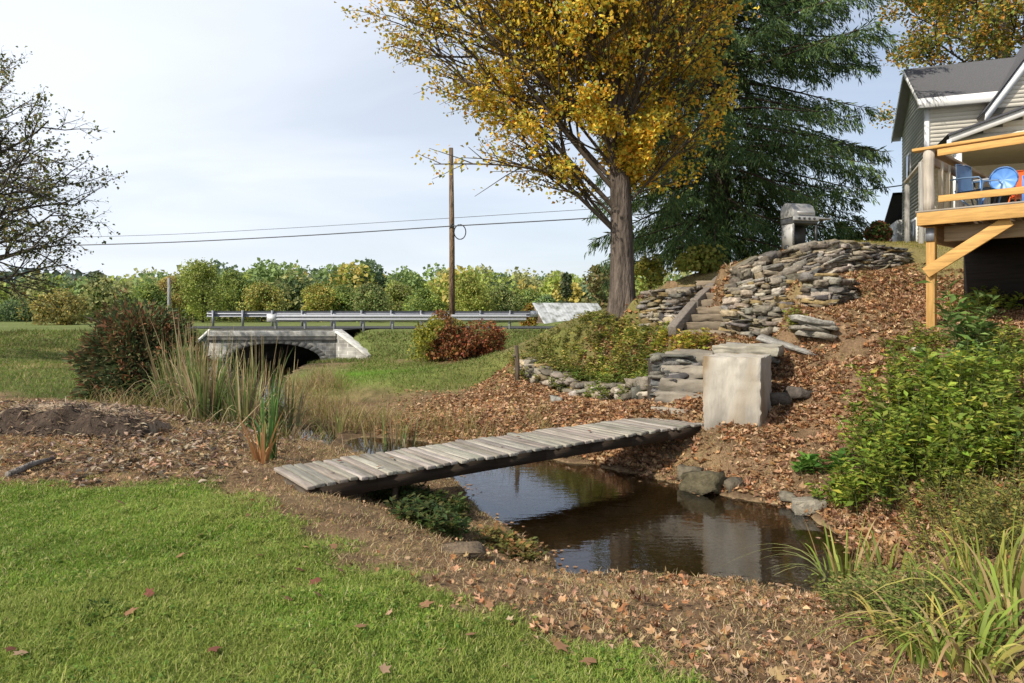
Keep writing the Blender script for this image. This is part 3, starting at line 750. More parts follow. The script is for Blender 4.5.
ab = thing('arch_bridge', 'low grey stone arch bridge carrying the road over the stream', 'bridge', (-10.45, 30.0, -.9))
M['ashlar'] = None
def ashlar():
    m, nt, N, L, out = mat_new('bridge_masonry')
    b = N.new('ShaderNodeBsdfPrincipled'); b.inputs['Roughness'].default_value = .92; b.inputs['Specular IOR Level'].default_value = .15
    tc = N.new('ShaderNodeTexCoord'); sp = N.new('ShaderNodeSeparateXYZ'); cb = N.new('ShaderNodeCombineXYZ'); L.new(tc.outputs['Object'], sp.inputs[0])
    ad = N.new('ShaderNodeMath'); ad.operation = 'ADD'; L.new(sp.outputs['X'], ad.inputs[0]); L.new(sp.outputs['Y'], ad.inputs[1])
    L.new(ad.outputs[0], cb.inputs['X']); L.new(sp.outputs['Z'], cb.inputs['Y'])
    br = N.new('ShaderNodeTexBrick'); br.inputs['Scale'].default_value = 2.6; br.inputs['Mortar Size'].default_value = .03; br.inputs['Brick Width'].default_value = .9; br.inputs['Row Height'].default_value = .42
    br.inputs['Color1'].default_value = (.42, .40, .35, 1); br.inputs['Color2'].default_value = (.27, .255, .225, 1); br.inputs['Mortar'].default_value = (.52, .50, .45, 1)
    L.new(cb.outputs[0], br.inputs['Vector'])
    n = N.new('ShaderNodeTexNoise'); n.inputs['Scale'].default_value = 2.5; n.inputs['Detail'].default_value = 6; L.new(tc.outputs['Object'], n.inputs['Vector'])
    r = N.new('ShaderNodeMapRange'); r.inputs['From Min'].default_value = .3; r.inputs['From Max'].default_value = .7; r.inputs['To Min'].default_value = .55; r.inputs['To Max'].default_value = 1.3; L.new(n.outputs['Fac'], r.inputs['Value'])
    v = N.new('ShaderNodeVectorMath'); v.operation = 'MULTIPLY'; L.new(br.outputs['Color'], v.inputs[0]); L.new(r.outputs[0], v.inputs[1]); L.new(v.outputs[0], b.inputs['Base Color'])
    bp = N.new('ShaderNodeBump'); bp.inputs['Strength'].default_value = .6; bp.inputs['Distance'].default_value = .03; bp.invert = True; L.new(br.outputs['Fac'], bp.inputs['Height']); L.new(bp.outputs[0], b.inputs['Normal'])
    L.new(b.outputs[0], out.inputs['Surface']); return m
M['ashlar'] = ashlar()
# local frame: x along the road, y away, z up from -0.9;  opening centre x=0, half span 2.05
HS, SPR, CRN = 2.1, .30, 1.12     # half span, springing and crown heights (local)
X0, X1, TOP = -2.9, 2.72, 1.42
def arch_z(x): return SPR + (CRN - SPR) * math.sqrt(max(0, 1 - (x / HS) ** 2))
xs = np.concatenate([[X0, -HS - .001], np.linspace(-HS, HS, 33), [HS + .001, X1]])
for face_y, nm in ((0.0, 'spandrel_wall'), (7.4, 'spandrel_wall')):
    m = MB(); th = .45; sk = 0 if face_y == 0 else 3.0
    for i in range(len(xs) - 1):
        a, b = xs[i], xs[i + 1]
        if b - a < .01: continue
        inside = abs((a + b) / 2) < HS
        za = arch_z(a) if inside else -1.0; zb = arch_z(b) if inside else -1.0
        y0, y1 = face_y, face_y + th
        m.add(np.array([[a, y0, za], [b, y0, zb], [b, y0, TOP], [a, y0, TOP], [a, y1, za], [b, y1, zb], [b, y1, TOP], [a, y1, TOP]]) + [sk, 0, 0],
              [[0, 1, 2, 3], [5, 4, 7, 6], [3, 2, 6, 7], [1, 0, 4, 5]] + ([[4, 0, 3, 7]] if i == 0 else []) + ([[1, 5, 6, 2]] if i == len(xs) - 2 else []))
    m.build(nm, M['ashlar'], ab)
    sgn = -1 if face_y == 0 else 1
    yf = face_y if sgn < 0 else face_y + th
    MB().box(((X0 + X1) / 2 + sk, face_y + th / 2, TOP + .125), (X1 - X0 + .02, th + .16, .24), col=(.54, .52, .47)).build('parapet', M['concrete'], ab, bevel=.02)
    MB().box(((X0 + X1) / 2 + sk, yf + sgn * .052, TOP - .1), (X1 - X0, .1, .12), col=(.17, .16, .145)).build('string_course', M['concrete'], ab, bevel=.01)
    # arch ring
    m = MB(); n = 21
    for i in range(n):
        t0 = math.pi * (i + .04) / n; t1 = math.pi * (i + .96) / n
        pts = []
        for t_, k in ((t0, 1), (t1, 1), (t1, 1.13), (t0, 1.13)):
            pts.append([sk - math.cos(t_) * HS * k, 0, SPR + math.sin(t_) * (CRN - SPR) * (1 + (k - 1) * 2.0)])
        m.prism(pts, (0, yf + sgn * .03, 0), (0, yf - sgn * .02, 0), np.array([.27, .255, .225]) * rng.uniform(.75, 1.15))
    m.build('arch_ring', M['concrete'], ab)
    # sloping wing walls, flared
    for sx, xe in ((1, X1), (-1, X0)):
        if sgn < 0 or True:
            L = 1.75 if sx > 0 else 1.0
            m = MB(); e = np.array([sx * L, sgn * (1.1 if sx > 0 else .6)])
            n_ = 10
            ptsT = []; 
            for i in range(n_ + 1):
                s = i / n_
                ptsT.append([sk + xe + e[0] * s, yf + e[1] * s, (TOP + .24) * (1 - s) + .58 * s])
            ptsT = np.array(ptsT); back = np.array([0, -sgn * .4, 0])
            B = ptsT.copy(); B[:, 2] = -1
            V = np.concatenate([B, ptsT, ptsT + back, B + back]); k = n_ + 1; i = np.arange(n_)
            q = np.concatenate([np.stack([i, i + 1, k + i + 1, k + i], 1), np.stack([k + i, k + i + 1, 2 * k + i + 1, 2 * k + i], 1), np.stack([2 * k + i, 2 * k + i + 1, 3 * k + i + 1, 3 * k + i], 1), [[n_, 4 * k - 1, 3 * k - 1, 2 * k - 1]]])
            w = m.add(V, q).build('wing_wall', M['ashlar'], ab)
            m = MB(); d3 = ptsT[-1] - ptsT[0]
            m.bar(ptsT[0] + back / 2 + [0, 0, .045], ptsT[-1] + back / 2 + [0, 0, .045], .5, .09, col=(.66, .64, .58)); m.build('coping', M['concrete'], w, bevel=.015)
# barrel vault and side walls inside
m = MB(); n = 24
for i in range(n):
    a = -HS + 2 * HS * i / n; b = -HS + 2 * HS * (i + 1) / n
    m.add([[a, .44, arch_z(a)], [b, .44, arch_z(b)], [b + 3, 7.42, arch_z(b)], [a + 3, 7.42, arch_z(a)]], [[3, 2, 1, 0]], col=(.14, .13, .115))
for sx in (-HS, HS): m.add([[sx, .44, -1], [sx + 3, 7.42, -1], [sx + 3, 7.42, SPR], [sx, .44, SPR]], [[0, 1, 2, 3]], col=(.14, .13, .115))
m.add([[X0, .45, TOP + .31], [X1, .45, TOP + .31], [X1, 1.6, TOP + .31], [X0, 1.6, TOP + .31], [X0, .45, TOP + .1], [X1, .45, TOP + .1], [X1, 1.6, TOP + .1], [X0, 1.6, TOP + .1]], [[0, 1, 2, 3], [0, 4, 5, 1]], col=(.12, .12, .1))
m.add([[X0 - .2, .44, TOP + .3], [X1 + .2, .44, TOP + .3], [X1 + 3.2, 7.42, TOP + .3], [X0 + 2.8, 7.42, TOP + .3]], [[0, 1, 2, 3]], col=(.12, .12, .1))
m.build('vault', M['concrete'], ab)

WPROF = np.array([[0, .155], [.02, .12], [.075, .10], [.075, .045], [.0, .012], [0, -.012], [.075, -.045], [.075, -.10], [.02, -.12], [0, -.155]])
def guardrail(label, pts, post_x, dirn, col, ends):
    o = thing('guardrail', label, 'guardrail', pts[0])
    m = MB(); pts = np.asarray(pts, float) - np.asarray(pts[0]); k = len(WPROF)
    V = np.concatenate([np.stack([np.full(k, p[0]), p[1] + dirn * WPROF[:, 0], p[2] + WPROF[:, 1]], 1) for p in pts])
    Q = [[i * k + j, i * k + j + 1, (i + 1) * k + j + 1, (i + 1) * k + j] for i in range(len(pts) - 1) for j in range(k - 1)]
    m.add(V, Q, col=col)
    for e in ends:   # rounded end terminal
        p = pts[e]; m.box((p[0], p[1] + dirn * .04, p[2]), (.4, .1, .33), col=(.72, .72, .70))
    m.build('rail_beam', M['metal'], o)
    for x in post_x:
        m = MB(); i = int(np.argmin(np.abs(pts[:, 0] - x))); p = pts[i]
        m.box((x, p[1] - dirn * .12, p[2] - .32), (.09, .14, 1.02), col=np.asarray(col) * .8); m.box((x, p[1] - dirn * .02, p[2]), (.08, .07, .24), col=np.asarray(col) * .6)
        m.build('post', M['metal'], o)
    return o
xs = np.linspace(-10.9, .65, 48)
guardrail('long pale galvanised guardrail on the near side of the road', [(x, 31.0, 1.33) for x in xs], np.arange(.15, 11.5, 1.33), -1, (.40, .41, .43), [0])
xs = np.linspace(-16.5, 1.2, 60)
guardrail('darker guardrail along the far side of the road', [(x, 36.9, 1.50) for x in xs], np.arange(.4, 17.6, 1.6), 1, (.30, .31, .34), [59])

pp = P(452, 318, 33.5); top = P(451, 148, 33.5)
o = thing('utility_pole', 'tall bare brown wooden utility pole behind the guardrail', 'utility pole', (pp[0], pp[1], .75))
MB().tube([(0, 0, -.3), (0, 0, 4), (top[0] - pp[0], 0, top[2] - .75)], [.15, .135, .105], 12, col=np.array([[.21, .135, .08], [.22, .15, .095], [.16, .12, .085]])).build('pole_body', M['bark'], o, smooth=True)
cz = P(460, 232, 33.4)
MB().tube([(cz[0] - pp[0] - .3 * math.cos(a) * .95, -.12, cz[2] - .75 + .36 * math.sin(a)) for a in np.linspace(0, 6.2, 28)], .028, 6, col=(.02, .02, .025)).build('cable_coil', M['plastic'], o)
MB().box((0, -.12, cz[2] - .75 + .35), (.1, .16, .1), col=(.05, .05, .05)).build('bracket', M['plastic'], o)
dp = P(169, 318, 62); o = thing('utility_pole', 'small distant grey pole rising among the trees beyond the dark bush', 'utility pole', (dp[0], dp[1], .3))
MB().tube([(0, 0, 0), (0, 0, 2), (0, 0, 4.4)], [.16, .15, .13], 8, col=(.30, .29, .28)).build('pole_body', M['bark'], o)
def wire(label, pts, r):
    pts = [P(*p) for p in pts]; a = np.array(pts)
    t = np.linspace(0, 1, len(a)); tt = np.linspace(0, 1, 90)
    q = np.stack([np.interp(tt, t, a[:, i]) for i in range(3)], 1)
    # smooth the survey points into a hanging curve
    for _ in range(12): q[1:-1] = (q[:-2] + q[2:]) / 2 * .5 + q[1:-1] * .5
    o = thing('overhead_wire', label, 'wire', q[0]); MB().tube(q - q[0], r, 5, col=(.06, .06, .065)).build('cable', M['plastic'], o)
wire('thick dark overhead cable strung across the sky past the utility pole', [(-150,250,36),(50,246,35.2),(175,242.5,34.6),(300,236,34.2),(380,231,33.8),(452,226,33.35),(545,221,32.5),(640,215,32),(760,203,31),(885,188,30),(1010,170,29)], .028)
wire('thin faint overhead wire above the thicker cable', [(-150,243,38),(50,238,37.2),(175,234.5,36.6),(300,227.5,36),(380,222.5,35),(452,218,34.4),(530,213,34),(640,206,33.5),(760,196,33)], .013)

# ------------------------------------------------------------------ tin roofed shed beyond the maple
sh = P(577, 325, 44)
o = thing('shed', 'low shed with streaked pale tin roof seen past the maple trunk', 'shed', (sh[0], sh[1], .6), R(20))
w_, d_, hE, hR = 4.4, 3.6, .34, 1.6
m = MB(); m.box((0, d_ / 2, hE / 2 - .3), (w_, d_, hE + .6), col=(.16, .12, .09)); 
for sx in (-1, 1): m.prism([(0, 0, hE), (0, d_, hE), (0, d_ / 2, hR - .05)], (sx * w_ / 2, 0, 0), (sx * (w_ / 2 - .05), 0, 0), (.16, .12, .09))
m.build('wall', M['greywood'], o)
m = MB()
for y0, y1, sg in ((-.3, d_ / 2, 1), (d_ + .3, d_ / 2, -1)):
    n = 40
    for i in range(n):
        a = -w_ / 2 - .2 + (w_ + .4) * i / n; b = a + (w_ + .4) / n; r = .012 * (i % 2); r2 = .012 * ((i + 1) % 2)
        sk = .0
        V = [[a, y0, hE - .12 + r], [b, y0, hE - .12 + r2], [b - sk, y1, hR + r2], [a - sk, y1, hR + r]]
        m.add(V, [[0, 1, 2, 3] if sg > 0 else [3, 2, 1, 0]], col=np.array([.50, .51, .50]) * rng.uniform(.88, 1.05))
m.build('roof', M['rustroof'], o)

# small stake
st = P(517, 374, 14.1); z = float(gz(st[0], st[1]))
o = thing('fence_stake', 'short weathered wooden stake standing by the weedy mound', 'stake', (st[0], st[1], z))
MB().tube([(0, 0, -.1), (.01, 0, .3), (-.01, 0, .74)], [.05, .05, .042], 7, col=(.13, .10, .075)).build('stake_body', M['bark'], o)
MB().tube([(-.02, -.02, .5), (-.1, -.03, .56)], [.02, .012], 6, col=(.2, .17, .13)).build('branch_stub', M['bark'], o)

# ------------------------------------------------------------------ barbecue grill on the terrace
gp = P(799, 249, 15.7); gp[2] = float(gz(gp[0], gp[1])) - .02
g = thing('barbecue_grill', 'grey lidded barbecue grill cart standing on the stone terrace', 'grill', gp, R(14))
GC = (.33, .32, .30)
# cart: legs, cabinet panels, firebox, hood, side shelf, wheels
for sx in (-.29, .29):
    for sy in (-.2, .2): MB().box((sx, sy, .3), (.04, .04, .6), col=(.06, .06, .06)).build('leg', M['plastic'], g)
MB().box((-.30, 0, .36), (.02, .44, .6), col=(.42, .41, .385)).build('side_panel', M['plastic'], g)
MB().box((0, .18, .36), (.6, .02, .6), col=(.05, .05, .05)).build('back_panel', M['plastic'], g)
MB().box((0, 0, .12), (.58, .42, .03), col=(.06, .06, .06)).build('bottom_shelf', M['plastic'], g)
MB().box((0, 0, .69), (.66, .46, .13), col=(.09, .088, .085)).build('firebox', M['plastic'], g, bevel=.015)
cp = MB().box((0, -.245, .735), (.66, .05, .10), col=(.42, .41, .385)).build('control_panel', M['plastic'], g, bevel=.01)
for i in range(4): MB().lathe((-.2 + .13 * i, -.27, .735), [[.026, 0], [.026, -.02], [.018, -.035], [0, -.035]], 12, (.05, .05, .05), axis=np.array(Matrix.Rotation(R(-90), 3, 'X'))).build('knob', M['plastic'], cp)
prof = [(-.25, .765), (-.25, .90), (-.18, 1.03), (-.06, 1.10), (.08, 1.11), (.2, 1.02), (.23, .9), (.23, .765)]
hd = MB().prism([(0, a, b) for a, b in prof], (-.33, 0, 0), (.24, 0, 0), GC).build('hood', M['plastic'], g, bevel=.012)
MB().bar((-.26, -.29, .865), (.17, -.29, .865), .025, .025, col=(.55, .54, .52)).build('hood_handle', M['metal'], hd)
sh_ = MB().box((.52, 0, .76), (.4, .42, .035), col=(.40, .39, .37)).build('side_shelf', M['plastic'], g, bevel=.01)
MB().bar((.36, 0, .5), (.62, 0, .74), .03, .03, col=(.08, .08, .08)).build('shelf_bracket', M['plastic'], g)
for sx in (-.29, .29): MB().lathe((sx * 1.12, -.0, .075), [[0, -.02], [.075, -.02], [.075, .02], [0, .02]], 16, (.03, .03, .03), axis=np.array(Matrix.Rotation(R(90), 3, 'Y'))).build('wheel', M['plastic'], g)
for i in range(2):
    MB().bar((-.02 + .17 * i, -.272, .18), (-.02 + .17 * i, -.272, .72), .016, .016, col=(.45, .44, .42)).build('utensil', M['metal'], g)

# ------------------------------------------------------------------ house
H0 = np.array([12.15, 20.0]); th = R(20.6); zb = 3.0
hs = thing('house', 'cream sided house with grey shingle roof beside the wooden deck', 'house', (H0[0], H0[1], zb), -th)
CREAM, WHITE = np.array([.74, .69, .58]), np.array([.82, .82, .80])
LX, DY, ZE, ZR = 12.0, 3.9, 4.88, 6.25     # local: wall length, depth, eave height, ridge
M['siding'] = tinted('vinyl_siding', rough=.6, nscale=3, ncon=.08, bump=0.02, spec=.25)
def clap(m, x0, x1, z0, z1, y, h=.115, col=CREAM, axis=0, out=-1, xf=None):
    """overlapping boards on a wall; axis 0: wall along x at y; axis 1: wall along y at x=y"""
    n = int(math.ceil((z1 - z0) / h))
    for i in range(n):
        a = z0 + i * h; b = min(a + h, z1)
        xa, xb = (x0, x1) if xf is None else xf((a + b) / 2)
        if xb - xa < .03: continue
        cc = col * rng.uniform(.97, 1.03)
        if axis == 0: V = [[xa, y + out * .022, a], [xb, y + out * .022, a], [xb, y + out * .002, b], [xa, y + out * .002, b], [xa, y, a], [xb, y, a]]
        else: V = [[y + out * .022, xa, a], [y + out * .022, xb, a], [y + out * .002, xb, b], [y + out * .002, xa, b], [y, xa, a], [y, xb, a]]
        q = [[0, 1, 2, 3], [1, 0, 4, 5]]
        m.add(V, q, col=cc)
m = MB(); m.box((LX / 2, DY / 2, ZE / 2 - .3), (LX - .02, DY - .02, ZE + .6), col=(.3, .29, .26))
m.prism([(0, .01, ZE), (0, DY - .01, ZE), (0, DY / 2, ZR - .06)], (.01, 0, 0), (LX - .01, 0, 0), (.3, .29, .26))
clap(m, 0, LX, .35, ZE, 0)
m.build('wall', M['siding'], hs)
m = MB(); SHADE_GREY = np.array([.52, .53, .50])  # side siding greyed to paint in its shade
clap(m, 0, DY, .35, ZE, 0, axis=1, col=SHADE_GREY)
clap(m, 0, DY, ZE, ZR, 0, axis=1, col=SHADE_GREY, xf=lambda z: ((z - ZE) / (ZR - ZE) * DY / 2, DY - (z - ZE) / (ZR - ZE) * DY / 2))
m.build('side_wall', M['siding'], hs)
m = MB(); m.box((-.01, -.012, ZE / 2 + .15), (.12, .12, ZE - .3), col=WHITE); m.build('corner_board', M['paint'], hs)
MB().box((LX / 2, DY / 2, .02), (LX + .05, DY + .05, .62), col=(.33, .32, .30)).build('foundation', M['concrete'], hs)
# roof with overhangs, fascia and soffit
rf = bpy.data.objects.new('roof', None); 
m = MB(); ov, oe = .28, .36; sl = (ZR - ZE) / (DY / 2)
for y0, y1, sg in ((-oe, DY / 2, 1), (DY + oe, DY / 2, -1)):
    z0 = ZE - oe * sl + .14; z1 = ZR + .14
    V = [[-ov, y0, z0], [LX + ov, y0, z0], [LX + ov, y1, z1], [-ov, y1, z1]]
    V += [[a, b, c - .035] for a, b, c in V]
    m.add(V, [[0, 1, 2, 3] if sg > 0 else [3, 2, 1, 0], [0, 4, 5, 1], [0, 3, 7, 4], [1, 5, 6, 2], [7, 6, 5, 4] if sg > 0 else [4, 5, 6, 7]], col=(.115, .115, .12))
roof = m.build('roof', M['roof'], hs)
m = MB()
m.box((LX / 2, -oe - .012, ZE - oe * sl - .0), (LX + 2 * ov, .03, .27), col=WHITE); m.build('fascia', M['paint'], roof)
MB().box((LX / 2, -oe / 2 - .01, ZE - oe * sl - .09), (LX + 2 * ov - .04, oe + .0, .02), col=WHITE * .85).build('soffit', M['paint'], roof)
for y0, y1 in ((-oe, DY / 2), (DY + oe, DY / 2)):
    z0 = ZE - oe * sl; 
    m = MB(); m.add([[-ov - .012, y0, z0 - .07], [-ov - .012, y1, ZR - .07 + .0], [-ov - .012, y1, ZR + .115], [-ov - .012, y0, z0 + .115], [-ov + .015, y0, z0 - .07], [-ov + .015, y1, ZR - .07], [-ov + .015, y1, ZR + .115], [-ov + .015, y0, z0 + .115]],
        [[0, 1, 2, 3], [7, 6, 5, 4], [0, 4, 5, 1], [3, 2, 6, 7], [0, 3, 7, 4]], col=WHITE * .9); m.build('rake_board', M['paint'], roof)
    m = MB(); m.add([[-ov + .016, y0, z0 - .03], [-ov + .016, y1, ZR - .03], [0, y1, ZR - .03], [0, y0, z0 - .03]], [[0, 1, 2, 3], [3, 2, 1, 0]], col=(.74, .74, .71)); m.build('rake_soffit', M['paint'], roof)
# small side window and trim
wn = MB().box((-.02, 1.7, 1.05), (.06, .9, 1.0), col=WHITE * .9).build('window', M['paint'], hs)
MB().box((-.055, 1.7, 1.05), (.012, .76, .86), col=(.06, .07, .08)).build('pane', M['glassy'], wn)
wn = MB().box((-.02, 2.6, 3.3), (.06, .6, 1.0), col=WHITE * .9).build('window', M['paint'], hs)
MB().box((-.055, 2.6, 3.3), (.012, .48, .86), col=(.06, .07, .08)).build('pane', M['glassy'], wn)
# steep cross gable
gx0, gz0, gx1, gz1 = 1.29, 7.13 - zb, 4.1, 11.3 - zb; gy = -.62; gs = (gz1 - gz0) / (gx1 - gx0)
mirror = lambda x: 2 * gx1 - x
m = MB(); clap(m, 0, 1, ZE - .6, gz1 - .3, gy + .19, xf=lambda z: (gx0 + (z - gz0) / gs + .2, mirror(gx0 + (z - gz0) / gs + .2)), col=CREAM * .95)
m.prism([(gx0 + .25, 0, gz0), (mirror(gx0 + .25), 0, gz0), (gx1, 0, gz1 - .35)], (0, gy + .195, 0), (0, gy + .28, 0), (.3, .29, .26))
cg = m.build('cross_gable', M['siding'], hs)
for f in (lambda x: x, mirror):
    def Pq(x, z, y): return [f(x), y, z]
    m = MB(); V = [Pq(gx0, gz0, gy), Pq(gx1, gz1, gy), Pq(gx1, gz1 - .38, gy), Pq(gx0 + .0, gz0 - .30, gy)]; V += [[a, b + .04, c] for a, b, c in V]
    m.add(V, [[0, 1, 2, 3], [7, 6, 5, 4], [0, 4, 5, 1], [3, 2, 6, 7]], col=WHITE); m.build('rake_board', M['paint'], cg)
    m = MB(); V = [Pq(gx0 + .01, gz0 - .27, gy + .04), Pq(gx1, gz1 - .35, gy + .04), Pq(gx1, gz1 - .35, gy + .2), Pq(gx0 + .01, gz0 - .27, gy + .2)]
    m.add(V, [[0, 1, 2, 3], [3, 2, 1, 0]], col=WHITE * .75); m.build('soffit', M['paint'], cg)
    m = MB(); V = [Pq(gx0 - .05, gz0 + .02, gy - .05), Pq(gx1, gz1 + .07, gy - .05), Pq(gx1, gz1 + .07, 3.0), Pq(gx0 - .05, gz0 + .02, 3.0)]; V += [[a, b, c - .05] for a, b, c in V]
    m.add(V, [[0, 1, 2, 3], [7, 6, 5, 4], [0, 4, 5, 1], [3, 0, 4, 7]], col=(.10, .10, .105)); m.build('roof', M['roof'], cg)
# gabled porch
py_ = -4.3; px0, pz0, px1, pz1 = -.35, 5.78 - zb, 4.0, 7.25 - zb; ps = (pz1 - pz0) / (px1 - px0); mir2 = lambda x: 2 * px1 - x
pr = MB()
clap(pr, 0, 1, pz0 + .02, pz1 - .1, py_ + .3, h=.13, xf=lambda z: (px0 + (z - pz0) / ps + .5, mir2(px0 + (z - pz0) / ps + .5)), col=CREAM)
pr.prism([(px0 + .3, 0, pz0 + .02), (mir2(px0 + .3), 0, pz0 + .02), (px1, 0, pz1 - .1)], (0, py_ + .305, 0), (0, py_ + .4, 0), (.3, .29, .26))
porch = pr.build('porch_gable', M['siding'], hs)
for f in (lambda x: x, mir2):
    def Pq(x, z, y): return [f(x), y, z]
    m = MB(); V = [Pq(px0, pz0, py_), Pq(px1, pz1, py_), Pq(px1, pz1 - .2, py_), Pq(px0, pz0 - .19, py_)]; V += [[a, b + .04, c] for a, b, c in V]
    m.add(V, [[0, 1, 2, 3], [7, 6, 5, 4], [0, 4, 5, 1], [3, 2, 6, 7], [0, 3, 7, 4]], col=WHITE); m.build('rake_board', M['paint'], porch)
    m = MB(); V = [Pq(px0 - .04, pz0 + .01, py_ - .06), Pq(px1, pz1 + .03, py_ - .06), Pq(px1, pz1 + .03, .0), Pq(px0 - .04, pz0 + .01, 0)]; V += [[a, b, c - .05] for a, b, c in V]
    m.add(V, [[0, 1, 2, 3], [4, 5, 6, 7], [0, 4, 5, 1], [3, 0, 4, 7]], col=(.085, .085, .09)); m.build('roof', M['roof'], porch)
MB().box((px1, py_ + .32, pz0 - .1), (8.4, .18, .22), col=CREAM * .9).build('porch_beam', M['paint'], porch)
MB().box((px1, py_ / 2 + .1, pz0 + .01), (8.3, -py_ - .3, .03), col=(.52, .45, .33)).build('ceiling', M['paint'], porch)
for xx in (-.12, 8.0): MB().box((xx, py_ + .33, (pz0 - .2 + .15) / 2), (.16, .16, pz0 - .37), col=WHITE).build('porch_post', M['paint'], porch)
MB().box((px1, py_ / 2, .06), (8.4, -py_, .18), col=(.35, .33, .3)).build('porch_floor', M['greywood'], porch)
MB().box((px1, py_ / 2, -.6), (8.2, -py_ - .2, 1.12), col=(.07, .065, .06)).build('porch_skirt', M['greywood'], porch)
m = MB(); m.tube([(-.36, py_ - .03, pz0 - .14), (-.34, py_ + .1, pz0 - .3), (-.24, py_ + .28, pz0 - .42)], .05, 8, col=WHITE); m.build('downspout', M['paint'], porch)
dr = MB().box((1.9, -.06, 1.2), (1.0, .07, 2.15), col=WHITE).build('door', M['paint'], hs)
MB().box((1.9, -.1, 1.35), (.7, .02, 1.5), col=(.05, .055, .06)).build('pane', M['glassy'], dr)
MB().lathe((1.52, -.12, 1.1), [[0, -.03], [.03, -.02], [.03, .02], [0, .03]], 10, (.5, .4, .2)).build('handle', M['metal'], dr)
# low rear addition with its own roof and downspout
ad = MB().box((.35, DY + 1.0, .6), (1.0, 1.9, 2.4), col=(.5, .5, .48)).build('rear_addition', M['siding'], hs)
m = MB(); V = [[-.3, DY, 2.75], [-.3, DY + 2.2, 1.85], [.9, DY + 2.2, 1.85], [.9, DY, 2.75]]; V += [[a, b, c - .09] for a, b, c in V]
m.add(V, [[3, 2, 1, 0], [4, 5, 6, 7], [0, 1, 5, 4], [1, 2, 6, 5]], col=(.06, .06, .065)); m.build('roof', M['roof'], ad)
MB().box((-.24, DY + 1.9, .7), (.09, .07, 2.2), col=WHITE).build('downspout', M['paint'], ad)

# ------------------------------------------------------------------ stair handrail by the house corner
hp = P(907, 242, 18.5); hz = float(gz(hp[0], hp[1]))
o = thing('handrail', 'pale weathered stair handrail sloping beside the house corner', 'handrail', (hp[0], hp[1], hz))
ztop = P(907, 184, 18.5)[2] - hz; e2 = P(921, 162, 17.6) - np.array([hp[0], hp[1], hz])
for x_, y_, z_ in ((0, 0, ztop), (e2[0], e2[1], e2[2])):
    MB().box((x_, y_, z_ / 2 - .2), (.09, .09, z_ + .4), col=(.42, .40, .36)).build('post', M['postwood'], o, bevel=.006)
MB().bar((-.05, 0, ztop + .03), (e2[0] + .1, e2[1], e2[2] + .08), .09, .05, col=(.40, .37, .32)).build('rail', M['greywood'], o, bevel=.006)

# ------------------------------------------------------------------ deck
D0 = np.array([6.22, 10.5]); da = R(47); dz0 = 3.15
dk = thing('wooden_deck', 'raised wooden deck with fresh yellow lumber rails and a diagonal brace', 'deck', (D0[0], D0[1], dz0), -da)
FR = np.array([.55, .315, .10]); DL, DD = 3.6, 3.4
m = MB()
for i in range(24):
    y = .0 + i * .143
    m.box((DL / 2 + .0, y + .07, -.014), (DL + .04, .137, .028), col=np.array([.40, .35, .29]) * rng.uniform(.85, 1.1))
m.build('decking', M['greywood'], dk)
MB().box((DL / 2, .02, -.128), (DL, .04, .195), col=FR * 1.0).build('rim_board', M['newwood'], dk, bevel=.004)
M['newwood_y'] = tinted('fresh_lumber_side', rough=0.65, nscale=4, ncon=0.33, bump=0.15, bscale=14, stretch=(5, .4, 5), spec=.3)
MB().box((.02, DD / 2 + .041, -.128), (.04, DD, .195), col=FR * .9).build('rim_board', M['newwood_y'], dk, bevel=.004)
for i in range(8): MB().box((.42 + i * .41, DD / 2 + .05, -.128), (.04, DD - .1, .19), col=(.22, .16, .10)).build('joist', M['newwood_y'], dk)
MB().box((DL / 2 + .12, .42, -.345), (DL - .3, .09, .235), col=(.36, .27, .17)).build('beam', M['newwood'], dk, bevel=.005)
MB().box((.10, DD / 2 + .2, -.345), (.09, DD - .4, .235), col=(.33, .25, .16)).build('beam', M['newwood_y'], dk, bevel=.005)
pw = np.array([P(931.5, 329, 10.55)[0], 10.55]); loc = pw - D0; ca, sa = math.cos(-da), math.sin(-da)
lp = np.array([loc[0] * ca + loc[1] * sa, -loc[0] * sa + loc[1] * ca]); zf = float(gz(pw[0], pw[1])) - dz0 - .1
MB().box((lp[0], lp[1], (zf - .235) / 2), (.12, .12, -zf - .235), col=FR * .88).build('support_post', M['postwood'], dk, bevel=.006)
MB().box((lp[0] - .0, lp[1] - .076, -.36), (.12, .012, .2), col=(.3, .31, .33)).build('post_bracket', M['metal'], dk)
# brace from the post up to the front beam
m = MB(); m.bar((lp[0] - .06, lp[1] - .105, -.93), (lp[0] + .98, lp[1] - .105, -.235), .045, .15, up=(0, 1, 0), col=FR * 1.05)
m = MB(); a_ = np.array([lp[0] - .05, lp[1] - .1, -.95]); b_ = np.array([lp[0] + 1.02, lp[1] - .1, -.24]); xd = unit(b_ - a_); zd = np.array([-xd[2], 0, xd[0]])
m.box((a_ + b_) / 2, (np.linalg.norm(b_ - a_), .05, .17), np.stack([xd, np.array([0, 1.0, 0]), zd], 1), FR * 1.05); m.build('brace', M['newwood'], dk, bevel=.005)
MB().box((DL / 2, 2.6, -.85), (DL, .06, 1.4), col=(.03, .026, .022)).build('shade_panel', M['greywood'], dk)  # dark panel added where only shade lies under the deck
